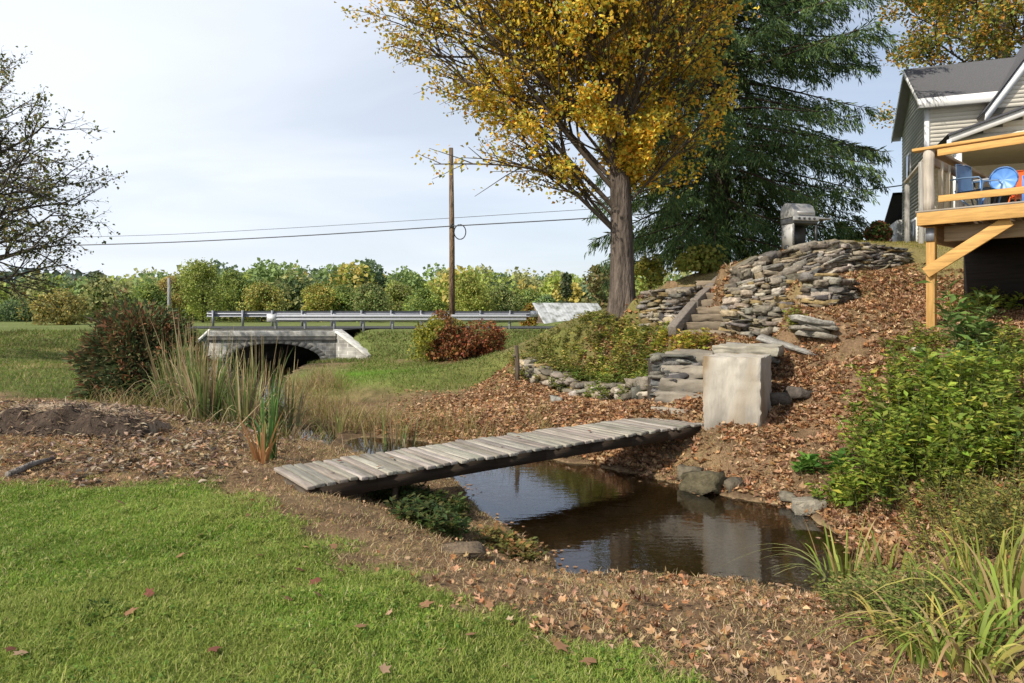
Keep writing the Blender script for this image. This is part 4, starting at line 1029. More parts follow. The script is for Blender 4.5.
# railing
PW = (.50, .44, .36)
def logpost(x, y, h, r, lean=0):
    ang = np.linspace(0, 1, 7); m = MB()
    m.tube([(x + lean * t + .004 * math.sin(7 * t), y + .004 * math.cos(5 * t), h * t) for t in ang], [r * (1.04 + .03 * math.sin(9 * t + x)) for t in ang], 12, col=np.array([np.array(PW) * rng.uniform(.85, 1.08) for _ in ang]))
    return m.build('rail_post', M['postwood'], dk, smooth=True)
logpost(.13, .13, .93, .075); logpost(.13, 1.75, .93, .07, .04); logpost(.13, DD - .1, .93, .07); logpost(DL - .15, .13, .93, .075)
MB().box((DL / 2 - .02, .12, .955), (DL + .12, .16, .045), col=FR * 1.05).build('top_rail', M['newwood'], dk, bevel=.005)
MB().box((DL / 2 + .12, .06, .86), (DL - .3, .045, .10), col=FR * 1.1).build('sub_rail', M['newwood'], dk, bevel=.004)
MB().box((DL / 2 + .12, .10, .165), (DL - .3, .045, .10), col=FR * 1.08).build('bottom_rail', M['newwood'], dk, bevel=.004)
MB().box((.12, DD / 2 + .12, .955), (.15, DD - .1, .045), col=(.30, .20, .11)).build('top_rail', M['newwood_y'], dk, bevel=.005)
MB().box((.12, DD / 2 + .12, .80), (.045, DD - .3, .13), col=(.28, .19, .11)).build('sub_rail', M['newwood_y'], dk, bevel=.004)
for yy in (.75, 1.15): MB().box((.13, yy, .45), (.05, .12, .8), col=(.55, .45, .30)).build('picket', M['postwood'], dk)

def deckpt(px, d): 
    w2 = P(px, 300, d); return np.array([w2[0], w2[1], dz0 + .002])
# clam-shell back metal chair, blue
def shell_chair(label, px, d, rz, col, name='patio_chair', square=False, r=.25):
    o = thing(name, label, 'chair', deckpt(px, d), rz)
    # pressed steel back: rounded shell
    n = 12; V = []; T = []
    for j in range(6):
        rr = r * (j / 5)
        for i in range(n * 2):
            a = 2 * math.pi * i / (n * 2); ca_, sa_ = math.cos(a), math.sin(a)
            if square:
                s_ = 1 / max(abs(ca_), abs(sa_)) ** .85; ca_, sa_ = ca_ * s_ * .88, sa_ * s_ * .92
            x = rr * ca_; z = rr * sa_ * 1.05
            sc = .012 * math.cos(a * 8) * (j / 5) if not square else 0
            V.append([x, -.10 * (1 - (rr / r) ** 2) * -.35 + sc + .25 * (z + .25) * .35, .62 + z])
    V = np.array(V); k = n * 2; Q = [[j * k + i, j * k + (i + 1) % k, (j + 1) * k + (i + 1) % k, (j + 1) * k + i] for j in range(5) for i in range(k)]
    m = MB(); m.add(V, Q, col=col); V2 = V.copy(); V2[:, 1] += .012; m.add(V2, [q[::-1] for q in Q], col=col); m.build('backrest', M['plastic'], o, smooth=True)
    rimv = V[-k:]; MB().tube(np.concatenate([rimv, rimv[:1]]), .013, 6, col=np.array(col) * .6).build('back_rim', M['plastic'], o, smooth=True)
    g_ = np.linspace(-.24, .24, 7); A, B = np.meshgrid(g_, g_ - .2); Zs = .40 - .03 * np.cos(A * 5) * np.cos((B + .2) * 5) + .05 * np.clip(-(B + .2), 0, 1)
    V = np.stack([A, B, Zs], -1).reshape(-1, 3); i_ = np.arange(49).reshape(7, 7); Q = np.stack([i_[:-1, :-1], i_[:-1, 1:], i_[1:, 1:], i_[1:, :-1]], -1).reshape(-1, 4)
    m = MB(); m.add(V, Q, col=np.array(col) * 1.1); V2 = V.copy(); V2[:, 2] -= .015; m.add(V2, Q[:, ::-1], col=col); m.build('seat', M['plastic'], o, smooth=True)
    for sx in (-1, 1):
        x = .275 * sx
        MB().tube([(x, .12, .60), (x, -.1, .60), (x, -.34, .58), (x, -.40, .50), (x, -.36, .25), (x, -.30, .02), (x, -.1, .012), (x, .2, .012)], .014, 8, col=np.array(col) * 1.0).build('arm', M['plastic'], o, smooth=True)
        MB().tube([(x * .8, .05, .42), (x, -.02, .3), (x, -.30, .05)], .012, 8, col=np.array(col)).build('leg', M['plastic'], o)
    return o
shell_chair('sky blue metal shell-back patio chair on the deck', 1003.5, 11.15, R(-40), (.12, .29, .64), r=.19)
shell_chair('slate blue metal patio chair behind the corner of the deck rail', 966, 11.2, R(28), (.10, .17, .27), square=True)
shell_chair('vivid orange patio chair cut by the picture edge on the deck', 1027, 11.6, R(-20), (.85, .16, .03), square=True)
tb = thing('patio_table', 'grey round patio table between the blue chairs on the deck', 'table', deckpt(986, 12.0), 0)
MB().lathe((0, 0, .70), [[0, .0], [.40, 0], [.42, .012], [.40, .028], [0, .03]], 28, (.42, .43, .43)).build('table_top', M['plastic'], tb, smooth=False)
for a in range(4): MB().tube([(.32 * math.cos(a * 1.57 + .4), .32 * math.sin(a * 1.57 + .4), .70), (.22 * math.cos(a * 1.57 + .4), .22 * math.sin(a * 1.57 + .4), .35), (.34 * math.cos(a * 1.57 + .4), .34 * math.sin(a * 1.57 + .4), 0)], .014, 8, col=(.06, .06, .065)).build('leg', M['plastic'], tb)
# ------------------------------------------------------------------ branching trees
def perp(d):
    r = rdir(1)[0]; p = r - d * (r @ d); return p / (np.linalg.norm(p) + 1e-9)
def walk(p, d, L, n, wob, lift):
    pts = [p]; 
    for i in range(n):
        d = unit(d + rng.normal(0, wob, 3) + np.array([0, 0, lift])); p = p + d * L / n; pts.append(p)
    return np.array(pts), d
def at(pts, t):
    f = t * (len(pts) - 1); i = min(int(f), len(pts) - 2); u = f - i
    return pts[i] * (1 - u) + pts[i + 1] * u, unit(pts[i + 1] - pts[i])
def branch(mbw, tips, p, d, L, r, lev, spec):
    """recursive limb; spec per level: (n_children, angle, length ratio, wobble, lift, start)"""
    nseg = max(3, int(4 + L)) if lev < 2 else 3
    nc, ang, lr, wob, lift, start = spec[lev]
    pts, dd = walk(p, d, L, nseg, wob, lift)
    mbw.tube(pts, np.linspace(r, r * .3 if lev + 1 < len(spec) else r * .4, len(pts)), (8, 6, 4, 3, 3)[min(lev, 4)], col=mbw.barkcol * rng.uniform(.85, 1.15), cap=False)
    if lev + 1 >= len(spec):
        tips.append(pts); return
    n = nc if np.isscalar(nc) else rng.integers(*nc)
    for k in range(n):
        t = start + (1 - start) * (k + rng.uniform(.2, .9)) / n
        q, dq = at(pts, min(t, .99))
        a = ang * rng.uniform(.7, 1.25)
        nd = unit(dq * math.cos(a) + perp(dq) * math.sin(a))
        branch(mbw, tips, q, nd, L * lr * (1.15 - .55 * t) * rng.uniform(.75, 1.2), r * (.62 - .3 * t), lev + 1, spec)
    tips.append(pts[-3:])
def leaf_cloud(mb, tips, per, spread, size, pal, w=None, droop=.3, star=False, keep=None, jit=.25, aspect=.75):
    P0 = []; 
    for pts in tips:
        t = rng.uniform(.15, 1, per); f = t * (len(pts) - 1); i = np.minimum(f.astype(int), len(pts) - 2); u = (f - i)[:, None]
        P0.append(pts[i] * (1 - u) + pts[i + 1] * u)
    c = np.concatenate(P0); c = c + rng.normal(0, spread, c.shape)
    if keep is not None: c = c[keep(c)]
    n = len(c); u = rdir(n); u[:, 2] -= droop; nn = rdir(n); nn[:, 2] = np.abs(nn[:, 2]) + .5
    s = rng.uniform(.65, 1.25, n) * size
    # neighbouring leaves share a hue
    hue = fbm(c[:, 0] * .9 + c[:, 2] * .6, c[:, 1] * .9 - c[:, 2] * .7, 71, 3)
    col = mixcol(pal, n, jit, w); col = col * (0.75 + .5 * hue)[:, None]
    (mb.leaves(c, u, nn, s, aspect, col))
    return n

def trunk_mesh(pts, rad, k=18, col=(.16, .13, .10), lobes=.08, flare=True):
    pts = np.asarray(pts, float); s = np.linspace(0, 1, 36); L = np.linspace(0, 1, len(pts))
    p = np.stack([np.interp(s, L, pts[:, i]) for i in range(3)], 1)
    for _ in range(3): p[1:-1] = (p[:-2] + 2 * p[1:-1] + p[2:]) / 4
    r = np.interp(s, L, rad)
    m = MB(); a = np.arange(k) / k * 2 * np.pi
    zz = p[:, 2][:, None]
    lob = 1 + lobes * np.sin(a * 5 + zz * .6) * np.exp(-(s * 4))[:, None] * 2 + lobes * .7 * (fbm(np.cos(a)[None] * 2 + zz * .3, np.sin(a)[None] * 2 + zz * .2, 5, 3) - .5) * 2
    if flare: lob = lob * (1 + .55 * np.exp(-(zz - p[0, 2]) * 3.0))
    V = np.stack([p[:, 0][:, None] + r[:, None] * lob * np.cos(a), p[:, 1][:, None] + r[:, None] * lob * np.sin(a), np.repeat(zz, k, 1)], -1).reshape(-1, 3)
    n = len(s); Q = [[i * k + j, i * k + (j + 1) % k, (i + 1) * k + (j + 1) % k, (i + 1) * k + j] for i in range(n - 1) for j in range(k)]
    m.add(V, Q, col=np.asarray(col)); return m

# ---- big maple
rng = np.random.default_rng(5)
mp_ = P(623, 322, 15.0); mp_[2] = float(gz(mp_[0], mp_[1])) - .1
t = thing('maple_tree', 'tall golden leaved maple rising from the weedy mound beside the steps', 'tree', mp_)
T_ = [(0, 0, 0), (-.02, 0, 1.5), (-.06, .02, 3.0), (-.16, .05, 5.0), (-.26, .1, 7.2), (-.2, .1, 9), (-.1, .1, 11)]
trunk_mesh(T_, [.26, .245, .225, .20, .17, .13, .05], col=(.125, .10, .08)).build('trunk', M['bark'], t, smooth=True)
bw_ = MB(); bw_.barkcol = np.array([.085, .068, .05]); tips = []
spec = [((12, 15), .55, .38, .022, .004, .12), (8, .6, .42, .07, .012, .12), (0, 0, 0, .10, 0, 0)]
Tp = np.array(T_)
for k in range(25):
    z0 = 3.6 + 5.8 * (k / 25) ** 1.0 + rng.uniform(-.2, .2)
    az = k * 2.39996 + rng.uniform(-.35, .35)
    q = np.array([np.interp(z0, Tp[:, 2], Tp[:, i]) for i in (0, 1)] + [z0])
    el = R(rng.uniform(44, 62)) if z0 < 8 else R(rng.uniform(50, 70))
    L = np.interp(z0, [2.7, 4, 6.5, 8.3], [4.4, 5.0, 4.4, 3.2]) * rng.uniform(.8, 1.12)
    branch(bw_, tips, q, np.array([math.cos(az) * math.cos(el), math.sin(az) * math.cos(el), math.sin(el)]), L, np.interp(z0, [2.7, 11], [.036, .032]) * rng.uniform(.8, 1.15), 0, spec)
# long ascending limbs reaching out to the west
west = [(178, 2.4, 47, 7.6, .06), (190, 2.8, 48, 7.5, .055), (168, 3.0, 47, 7.3, .055), (184, 3.8, 46, 7.4, .05), (174, 4.7, 46, 6.6, .045), (181, 1.9, 44, 6.4, .05), (200, 3.6, 55, 6.2, .05), (158, 3.8, 54, 5.8, .05), (188, 5.8, 50, 5.0, .045), (170, 1.9, 50, 4.4, .04), (196, 2.2, 47, 3.6, .035), (182, 3.3, 46, 4.6, .04),
        (8, 3.4, 56, 5.0, .05), (-18, 4.2, 54, 4.8, .05), (25, 3.0, 52, 4.2, .045), (-5, 2.5, 46, 3.0, .035), (-70, 3.8, 57, 4.6, .05), (-110, 3.4, 60, 4.8, .05), (-140, 4.6, 52, 4.8, .05), (90, 4.0, 55, 4.6, .05)]
west = [(R(a_), *r_) for a_, *r_ in west]
for k in range(18):   # small shoots along the bole
    west.append((R(rng.choice([180, 0]) + rng.normal(0, 55)), rng.uniform(1.9, 6.0), rng.uniform(38, 58), rng.uniform(1.0, 2.4), .02))
for az, z0, el, L, r in west:
    q = np.array([np.interp(z0, Tp[:, 2], Tp[:, i]) for i in (0, 1)] + [z0]); el = R(el)
    branch(bw_, tips, q, np.array([math.cos(az) * math.cos(el), math.sin(az) * math.cos(el), math.sin(el)]), L, r, 0, spec)
MAPLE = [(.56, .35, .035), (.47, .33, .04), (.52, .25, .03), (.36, .30, .045), (.21, .22, .04), (.60, .42, .06)]
MAPLE = [(.54, .35, .035), (.46, .33, .04), (.52, .25, .03), (.36, .31, .045), (.24, .26, .045), (.58, .42, .06)]
lf = MB(); leaf_cloud(lf, tips, 18, .085, .094, MAPLE, [.22, .22, .10, .22, .16, .08], droop=.35, keep=lambda c: (fbm(c[:, 0] * 1.5 + c[:, 1] * .7, c[:, 2] * 1.5 - c[:, 1] * .6, 33, 2) > .39) & (rng.random(len(c)) > .42 * sstep(-.3, 1.5, c[:, 0])))
cr = lf.build('crown', M['leaf'], t); bw_.build('limbs', M['twig'], cr)

# ---- big spruce behind
rng = np.random.default_rng(6)
sp = P(718, 268, 22.5); sp[2] = float(gz(sp[0], sp[1])) - .1
t = thing('spruce_tree', 'broad dark spruce with drooping sprays behind the dry stone walls', 'tree', sp)
trunk_mesh([(0, 0, 0), (0.05, 0, 6), (0.0, 0, 14), (0, 0, 19)], [.38, .30, .18, .03], col=(.10, .08, .065)).build('trunk', M['bark'], t, smooth=True)
bw_ = MB(); bw_.barkcol = np.array([.08, .06, .045]); C0 = []; U0 = []; S0 = []
nb = 270
for k in range(nb):
    z0 = 1.0 + 16.8 * (k / nb) ** .95; az = k * 2.39996 + rng.uniform(-.3, .3)
    L = np.interp(z0, [1, 3, 5, 8, 12, 16, 18.5], [4.2, 4.9, 5.3, 5.4, 4.4, 2.2, .6]) * rng.uniform(.72, 1.12) * (1 if math.cos(az) > -.2 else .82)
    d0 = np.array([math.cos(az), math.sin(az), 0]); ns = 9; pts = []
    up = rng.uniform(.05, .35) if z0 > 6 else rng.uniform(-.1, .15)
    for i in range(ns + 1):
        s = i / ns
        pts.append(np.array([0, 0, z0]) + d0 * L * s + np.array([0, 0, L * (up * s - .62 * s * s + .33 * s ** 3)]))
    pts = np.array(pts); bw_.tube(pts, np.linspace(.05, .008, ns + 1), 5, col=bw_.barkcol, cap=False)
    nsb = int(8 + L * 6.5)
    for j in range(nsb):
        s = .12 + .88 * (j + rng.random()) / nsb; q, dq = at(pts, s)
        side = np.cross(dq, [0, 0, 1.0]) * rng.choice([-1, 1]); ln = (.35 + .75 * (1 - s) * min(L / 4, 1.2)) * rng.uniform(.6, 1.25)
        dr = unit(side * .8 + dq * .6 + np.array([0, 0, -.35]))
        m_ = 4
        tt = np.linspace(0, 1, m_ + 1)[1:, None]
        sub = q + dr * ln * tt + np.array([0, 0, -1]) * (ln * .34 * tt ** 2)
        # hanging needle sprays along the side shoot
        for w_ in range(m_):
            nn_ = 8
            base = np.repeat(sub[w_:w_ + 1], nn_, 0) + rng.normal(0, .05, (nn_, 3))
            hang = np.array([0, 0, -.62]) + rng.normal(0, .33, (nn_, 3)) + dr * .75
            C0.append(base); U0.append(hang); S0.append(rng.uniform(.10, .26, nn_))
    # upper side needles
    tt = np.linspace(.15, 1, int(10 * L)); 
    for s in tt:
        q, dq = at(pts, min(s, .99)); C0.append(q[None]); U0.append((dq + rng.normal(0, .35, 3) + [0, 0, .05])[None]); S0.append(np.array([rng.uniform(.2, .38)]))
C0 = np.concatenate(C0); U0 = np.concatenate(U0); S0 = np.concatenate(S0); n = len(C0)
lf = MB(); 
hue = fbm(C0[:, 0] * 1.1 + C0[:, 2] * .5, C0[:, 1] * 1.1 + C0[:, 2] * .9, 77, 3)
col = mixcol([(.032, .056, .02), (.046, .074, .022), (.024, .042, .018), (.066, .09, .026)], n, .25) * (.6 + .8 * hue)[:, None]
lf.leaves(C0, U0, rdir(n), S0, .16, col, fold=.03)
cr = lf.build('crown', M['needle'], t); bw_.build('limbs', M['twig'], cr)

rng = np.random.default_rng(7)
# ---- generic crown made of leaf clusters around lobes
def clump_tree(name, label, base, h, wdt, pal, cat='tree', group=None, nleaf=1500, leaf=.35, lobes=14, trunk_r=.12, crown_lo=.25, bark=(.10, .08, .06), gap=.25, star=False, shape='round', w=None, tr=True, mat='leaf'):
    o = thing(name, label, cat, base, group=group)
    C = []; N_ = []
    lc = []
    for i in range(lobes):
        t_ = rng.random()
        zz = crown_lo + (1 - crown_lo) * (t_ ** .8)
        rr = (math.sin(math.pi * min(max((zz - crown_lo) / (1 - crown_lo) * .86 + .14, 0), 1)) ** .7) if shape == 'round' else (1 - (zz - crown_lo) / (1 - crown_lo)) ** .8
        a = rng.uniform(0, 6.28); q = math.sqrt(rng.random()) * .62
        lc.append((wdt / 2 * rr * q * math.cos(a), wdt / 2 * rr * q * math.sin(a), h * (zz * .86 + .02), wdt / 2 * (.18 + .42 * rng.random() ** 1.5) * (.5 + .5 * rr)))
    per = max(6, nleaf // lobes); LB = []
    for (x, y, z, r) in lc:
        d = rdir(per); rad = r * rng.uniform(.55, 1.08, per) ** .6
        p = np.array([x, y, z]) + d * rad[:, None] * np.array([1, 1, .85])
        C.append(p); N_.append(d); LB.append(np.full(per, rng.uniform(.62, 1.3)))
    C = np.concatenate(C); N_ = np.concatenate(N_); LB = np.concatenate(LB)
    gn = fbm(C[:, 0] * 2.4 / max(wdt, .5) * 2 + C[:, 2], C[:, 1] * 2 + C[:, 2] * 1.7 / max(h, .5) * 3, int(rng.integers(999)), 3)
    k = (gn > gap) & (C[:, 2] > .04 * h); C, N_, gn, LB = C[k], N_[k], gn[k], LB[k]; n = len(C)
    m = MB(); u = rdir(n); 
    hue = fbm(C[:, 0] * 1.5, C[:, 2] * 1.5 + C[:, 1], 81, 2)
    m.leaves(C, u, N_ + [0, 0, .25] + rng.normal(0, .33, (n, 3)), leaf * rng.uniform(.6, 1.3, n), .8, mixcol(pal, n, .2, w) * (LB * (.7 + .6 * hue))[:, None])
    m.build('crown' if cat == 'tree' else 'foliage', M[mat], o)
    if tr:
        b = MB(); b.tube([(0, 0, -.2), (0, 0, h * .35), (.02 * h, 0, h * .8)], [trunk_r, trunk_r * .8, trunk_r * .2], 8, col=bark)
        for i in range(min(lobes, 9)):
            x, y, z, r = lc[i]; z0 = min(z * .6, h * .5); b.tube([(0, 0, z0), (x * .5, y * .5, (z0 + z) / 2), (x, y, z)], [trunk_r * .45, trunk_r * .3, trunk_r * .1], 5, col=bark, cap=False)
        b.build('trunk' if cat == 'tree' else 'stems', M['twig'], o)
    return o

# ---- far wood (one mass) and the distinct trees along its edge
LIME, GREEN, OLIVE, DARKG, GOLD, RUST = (.20, .235, .035), (.115, .165, .04), (.19, .19, .06), (.075, .11, .05), (.30, .235, .045), (.26, .155, .05)
m = MB(); C = []; K = []
for i in range(470):
    dd = rng.uniform(97, 160); px = rng.uniform(-260, 700); x = (px - 512) / FOC * dd
    hh = rng.uniform(5.6, 8.8) * (1.0 if px > 140 else .8) * (1 - .12 * max(0, (px - 350) / 350)); r = rng.uniform(2.2, 4.0)
    nl = 330; d = rdir(nl, -.3, 1); p = np.array([x, dd, hh - r + .3]) + d * r * rng.uniform(.7, 1.05, (nl, 1)) * [1, 1, 1.15]
    p2 = np.array([x, dd, 0]) + rng.uniform(-1, 1, (60, 3)) * [r, r * .6, 0] + np.array([0, 0, 1]) * rng.uniform(0, hh - r, (60, 1))
    base = np.array([LIME, GREEN, OLIVE, DARKG, GOLD][rng.choice(5, p=[.3, .28, .22, .12, .08])])
    C.append(np.concatenate([p, p2])); K.append(np.tile(base, (nl + 60, 1)) * rng.uniform(.75, 1.2, (nl + 60, 1)))
C = np.concatenate(C); K = np.concatenate(K); n = len(C)
K = K * 1.12 + np.array([.035, .04, .03])  # distance haze mixed into the leaf colours
m.leaves(C, rdir(n), rdir(n) + [0, -.4, .8], rng.uniform(.45, .9, n), .85, K)
wood = m.build('far_woods', M['leaf']); tag(wood, 'green and gold far woods massed along the horizon behind the road', 'woods', kind='stuff')
# wooded hill far to the west
m = MB(); hx = np.linspace(-700, 60, 60); hy = np.linspace(330, 620, 16); A, B = np.meshgrid(hx, hy)
Z = -2 + 19 * np.exp(-((A + 330) / 160) ** 2) * sstep(330, 430, B) + 5 * sstep(330, 420, B)
i_ = np.arange(A.size).reshape(A.shape); m.add(np.stack([A, B, Z], -1).reshape(-1, 3), np.stack([i_[:-1, :-1], i_[:-1, 1:], i_[1:, 1:], i_[1:, :-1]], -1).reshape(-1, 4), col=(.10, .13, .085))
tag(m.build('hills', M['ground'], smooth=True), kind='structure')
m = MB(); n = 9000; x = rng.uniform(-700, 60, n); y = rng.uniform(330, 440, n)
z = -2 + 19 * np.exp(-((x + 330) / 160) ** 2) * sstep(330, 430, y) + 5 * sstep(330, 420, y) + rng.uniform(0, 5, n)
m.leaves(np.stack([x, y, z], 1), rdir(n), rdir(n) + [0, -.5, .8], rng.uniform(3, 6.5, n), .9, mixcol([(.085, .115, .085), (.10, .13, .08), (.075, .10, .09), (.13, .14, .08)], n, .2))  # bluish leaf colours stand in for distance haze
tag(m.build('hill_woods', M['leaf']), 'hazy blue green woods covering the low hill beyond the field', 'woods', kind='stuff')

FAR = [  # px, top, width px, distance, palette, label
 (62,289,56,72,[GOLD,(.20,.15,.04),OLIVE],'round ochre tree standing alone on the open field edge'),
 (18,300,44,95,[DARKG,GREEN],'dark green tree at the field edge beyond the round ochre tree'),
 (112,293,46,100,[GREEN,OLIVE],'mid green tree just above the dark reddish bush'),
 (148,282,38,92,[GREEN,LIME],'light green tree rising behind the top of the dark reddish bush'),
 (170,272,34,95,[RUST,GOLD,OLIVE],'rust tinged tree between the dark reddish bush and the tall lime tree'),
 (203,264,50,88,[LIME,(.17,.19,.03)],'tallest lime green tree in the woods behind the arch bridge'),
 (232,271,36,96,[GREEN,LIME],'grass green tree directly above the dark mouth of the arch bridge'),
 (262,276,40,90,[OLIVE,GOLD,LIME],'olive gold tree above the crown of the arch bridge'),
 (292,275,34,98,[GREEN,DARKG],'deep green tree above the east end of the arch bridge'),
 (318,279,30,92,[GOLD,LIME],'small yellow green tree above the sloping bridge wing wall'),
 (343,280,36,95,[LIME,GREEN],'bright green tree above the guardrail just past the arch bridge'),
 (370,281,34,90,[OLIVE,GREEN],'dull olive tree above the middle of the pale guardrail'),
 (398,280,36,97,[LIME,OLIVE],'yellow green tree halfway between the arch bridge and the utility pole'),
 (425,282,34,90,[GREEN,LIME],'leafy green tree close to the west of the utility pole'),
 (470,277,44,88,[LIME,(.20,.19,.03)],'yellowest lime tree standing right behind the red and yellow shrub'),
 (500,281,40,93,[GREEN,OLIVE],'broad green tree just east of the red and yellow shrub'),
 (528,288,34,95,[LIME,GREEN],'low lime tree between the guardrail end and the tin roofed shed'),
 (548,292,30,80,[DARKG,GREEN],'dark green tree peeping over the corner of the tin roofed shed')]
for px, top, wpx, d, pal, lab in FAR:
    pal = [tuple(np.array(p_) * 1.02 + np.array([.02, .024, .018])) for p_ in pal]  # palette lifted to paint haze onto each tree
    b = P(px, 318, d); gzz = float(gz(b[0], b[1])); h = (EYE + (HYP - top) / FOC * d) - gzz
    clump_tree('field_tree' if px < 100 else 'woodland_tree', lab, (b[0], b[1], gzz - .1), h * rng.uniform(.85, 1.12), wpx / FOC * d * 1.45, pal, nleaf=9500, leaf=.25, lobes=40, trunk_r=.18, crown_lo=(.04 if px < 100 else .16), gap=.33)
# nearer scrub around the shed
for px, base, top, wpx, d, pal, lab, sh_, lf_ in ((598,322,262,56,50,[(.16,.12,.05),(.12,.12,.04),(.10,.10,.035)],'brownish half bare tree right behind the tin roofed shed','round',.3), (566,318,268,26,56,[(.05,.075,.035),(.07,.08,.035)],'slim dark conifer top behind the shed','cone',.3),
        (650,300,252,50,20,[(.22,.21,.03),(.15,.17,.03),(.26,.23,.04)],'yellow green sapling between the maple trunk and the spruce','round',.11), (529,326,302,24,40,[(.30,.20,.03),(.25,.10,.03),(.18,.17,.03)],'small yellow and red sapling at the guardrail end','round',.16)):
    b = P(px, base, d); z0 = float(gz(b[0], b[1])); h = EYE + (HYP - top) / FOC * d - z0
    clump_tree('sapling' if 'sapling' in lab else 'scrub_tree', lab, (b[0], b[1], z0), h, wpx / FOC * d, pal, nleaf=1500, leaf=lf_, lobes=14, trunk_r=.05, crown_lo=.1, gap=.36, shape='round' if sh_ == 'round' else 'cone')
for px, base, top, wpx, d, pal, lab in ((845,248,218,52,23,[(.06,.10,.025),(.10,.14,.03)],'bushy green shrub on the terrace east of the grill'), (878,248,222,34,21,[(.10,.12,.03),(.22,.07,.04),(.08,.12,.03)],'green and reddish shrub near the house corner'), (700,290,268,70,19,[(.16,.18,.03),(.22,.2,.04)],'low yellow green growth under the spruce behind the steps')):
    b = P(px, base, d); z0 = float(gz(b[0], b[1])); h = max(EYE + (HYP - top) / FOC * d - z0, .6)
    clump_tree('terrace_shrub', lab, (b[0], b[1], z0), h, wpx / FOC * d, pal, cat='shrub', nleaf=2200, leaf=.12, lobes=14, trunk_r=.03, crown_lo=.08, gap=.3)

# ---- half bare tree on the west side
rng = np.random.default_rng(8)
lt = np.array([-18.9, 22.0, 0]); lt[2] = float(gz(lt[0], lt[1])) - .1
t = thing('bare_tree', 'spreading half bare tree with sparse green leaves reaching over the field', 'tree', lt)
T_ = [(0, 0, 0), (.1, 0, 1.6), (.15, .1, 3.2), (.3, .1, 5), (.4, 0, 7)]
trunk_mesh(T_, [.34, .29, .24, .17, .1], col=(.13, .11, .09)).build('trunk', M['bark'], t, smooth=True)
bw_ = MB(); bw_.barkcol = np.array([.085, .072, .06]); tips = []
spec = [((7, 9), .7, .5, .09, .02, .2), (6, .75, .5, .12, .0, .15), (5, .8, .5, .15, -.01, .1), (0, 0, 0, .18, 0, 0)]
for k in range(17):
    z0 = 2.4 + 5.8 * k / 17; az = k * 2.39996 + .4; el = R(rng.uniform(5, 25) + 50 * (k / 17))
    q = np.array([.2, .05, z0]); branch(bw_, tips, q, np.array([math.cos(az) * math.cos(el), math.sin(az) * math.cos(el), math.sin(el)]), rng.uniform(3.0, 3.8), .07, 0, spec)
for az, z0, el, L in ((R(-8), 5.4, 25, 4.4), (R(3), 3.0, 12, 4.0), (R(8), 5.0, 18, 4.0), (R(-5), 2.6, 8, 4.2), (R(12), 4.0, 22, 4.2), (R(-15), 5.0, 35, 4.2), (R(5), 3.2, -4, 4.4), (R(0), 4.6, 14, 4.4), (R(-25), 3.6, 20, 4.4), (R(15), 6, 45, 4.2)):
    el = R(el); branch(bw_, tips, np.array([.2, 0, z0]), np.array([math.cos(az) * math.cos(el), math.sin(az) * math.cos(el), math.sin(el)]), L * 1.02, .07, 0, spec)
lf = MB(); sub = [tips[i] for i in rng.permutation(len(tips))[:int(len(tips) * .6)]]
leaf_cloud(lf, sub, 2, .10, .12, [(.085, .105, .03), (.11, .125, .035), (.14, .11, .035)], droop=.3)
cr = lf.build('crown', M['leaf'], t); bw_.build('limbs', M['twig'], cr)

# ---- orange maple behind the house
rng = np.random.default_rng(9)
ot = P(1004, 240, 31); ot[2] = 3.6
t = thing('orange_maple', 'orange and green maple crown showing over the house roof', 'tree', ot)
trunk_mesh([(0, 0, 0), (.1, 0, 5), (0, 0, 11), (.1, 0, 16)], [.4, .3, .2, .08], col=(.13, .11, .09)).build('trunk', M['bark'], t, smooth=True)
bw_ = MB(); bw_.barkcol = np.array([.09, .075, .06]); tips = []
spec = [((7, 9), .6, .5, .07, .0, .25), (7, .7, .5, .1, 0, .2), (0, 0, 0, .15, 0, 0)]
for k in range(26):
    z0 = 7 + 7.5 * k / 26; az = k * 2.39996; el = R(rng.uniform(8, 40)); L = np.interp(z0, [7, 10, 15], [5.0, 5.4, 3.4]) * rng.uniform(.8, 1.1)
    branch(bw_, tips, np.array([.05, 0, z0]), np.array([math.cos(az) * math.cos(el), math.sin(az) * math.cos(el), math.sin(el)]), L, .07, 0, spec)
lf = MB(); leaf_cloud(lf, tips, 22, .2, .17, [(.38, .19, .03), (.32, .22, .03), (.09, .12, .03), (.14, .16, .03), (.20, .19, .035)], droop=.3)
cr = lf.build('crown', M['leaf'], t); bw_.build('limbs', M['twig'], cr)

# ------------------------------------------------------------------ shrubs
rng = np.random.default_rng(10)
# dark spiky spreading bush
db = P(139, 394, 13.8); db[2] = float(gz(db[0], db[1])) - .05
o = thing('spreading_bush', 'dark spiky bush with reddish brown tips beside the cattails', 'bush', db)
n = 14000; d = rdir(n, -.3, 1); 
rad = rng.uniform(.25, 1.0, n) ** .45
edge = .96 + .42 * (fbm(np.arctan2(d[:, 1], d[:, 0]) * 2.2 + 9, d[:, 2] * 4, 91, 3) - .5) * 2
c = d * (rad * edge)[:, None] * np.array([1.1, 1.05, 1.55]); c[:, 2] += .55; c = c[c[:, 2] > .02]; n = len(c)
u = unit((c - [0, 0, .4]) * [1, 1, .35]) + rng.normal(0, .42, (n, 3)); tipw = sstep(.75, 1.1, np.linalg.norm(c / [1.12, 1.05, 1.62], axis=1))
col = mixcol([(.034, .058, .022), (.028, .044, .02), (.05, .062, .024)], n, .25) * (1 - tipw)[:, None] + mixcol([(.08, .058, .026), (.055, .068, .027), (.12, .058, .03), (.045, .062, .025)], n, .25) * tipw[:, None]
MB().leaves(c, u, rdir(n), rng.uniform(.08, .19, n), .34, col, fold=.04).build('foliage', M['needle'], o)
m = MB()
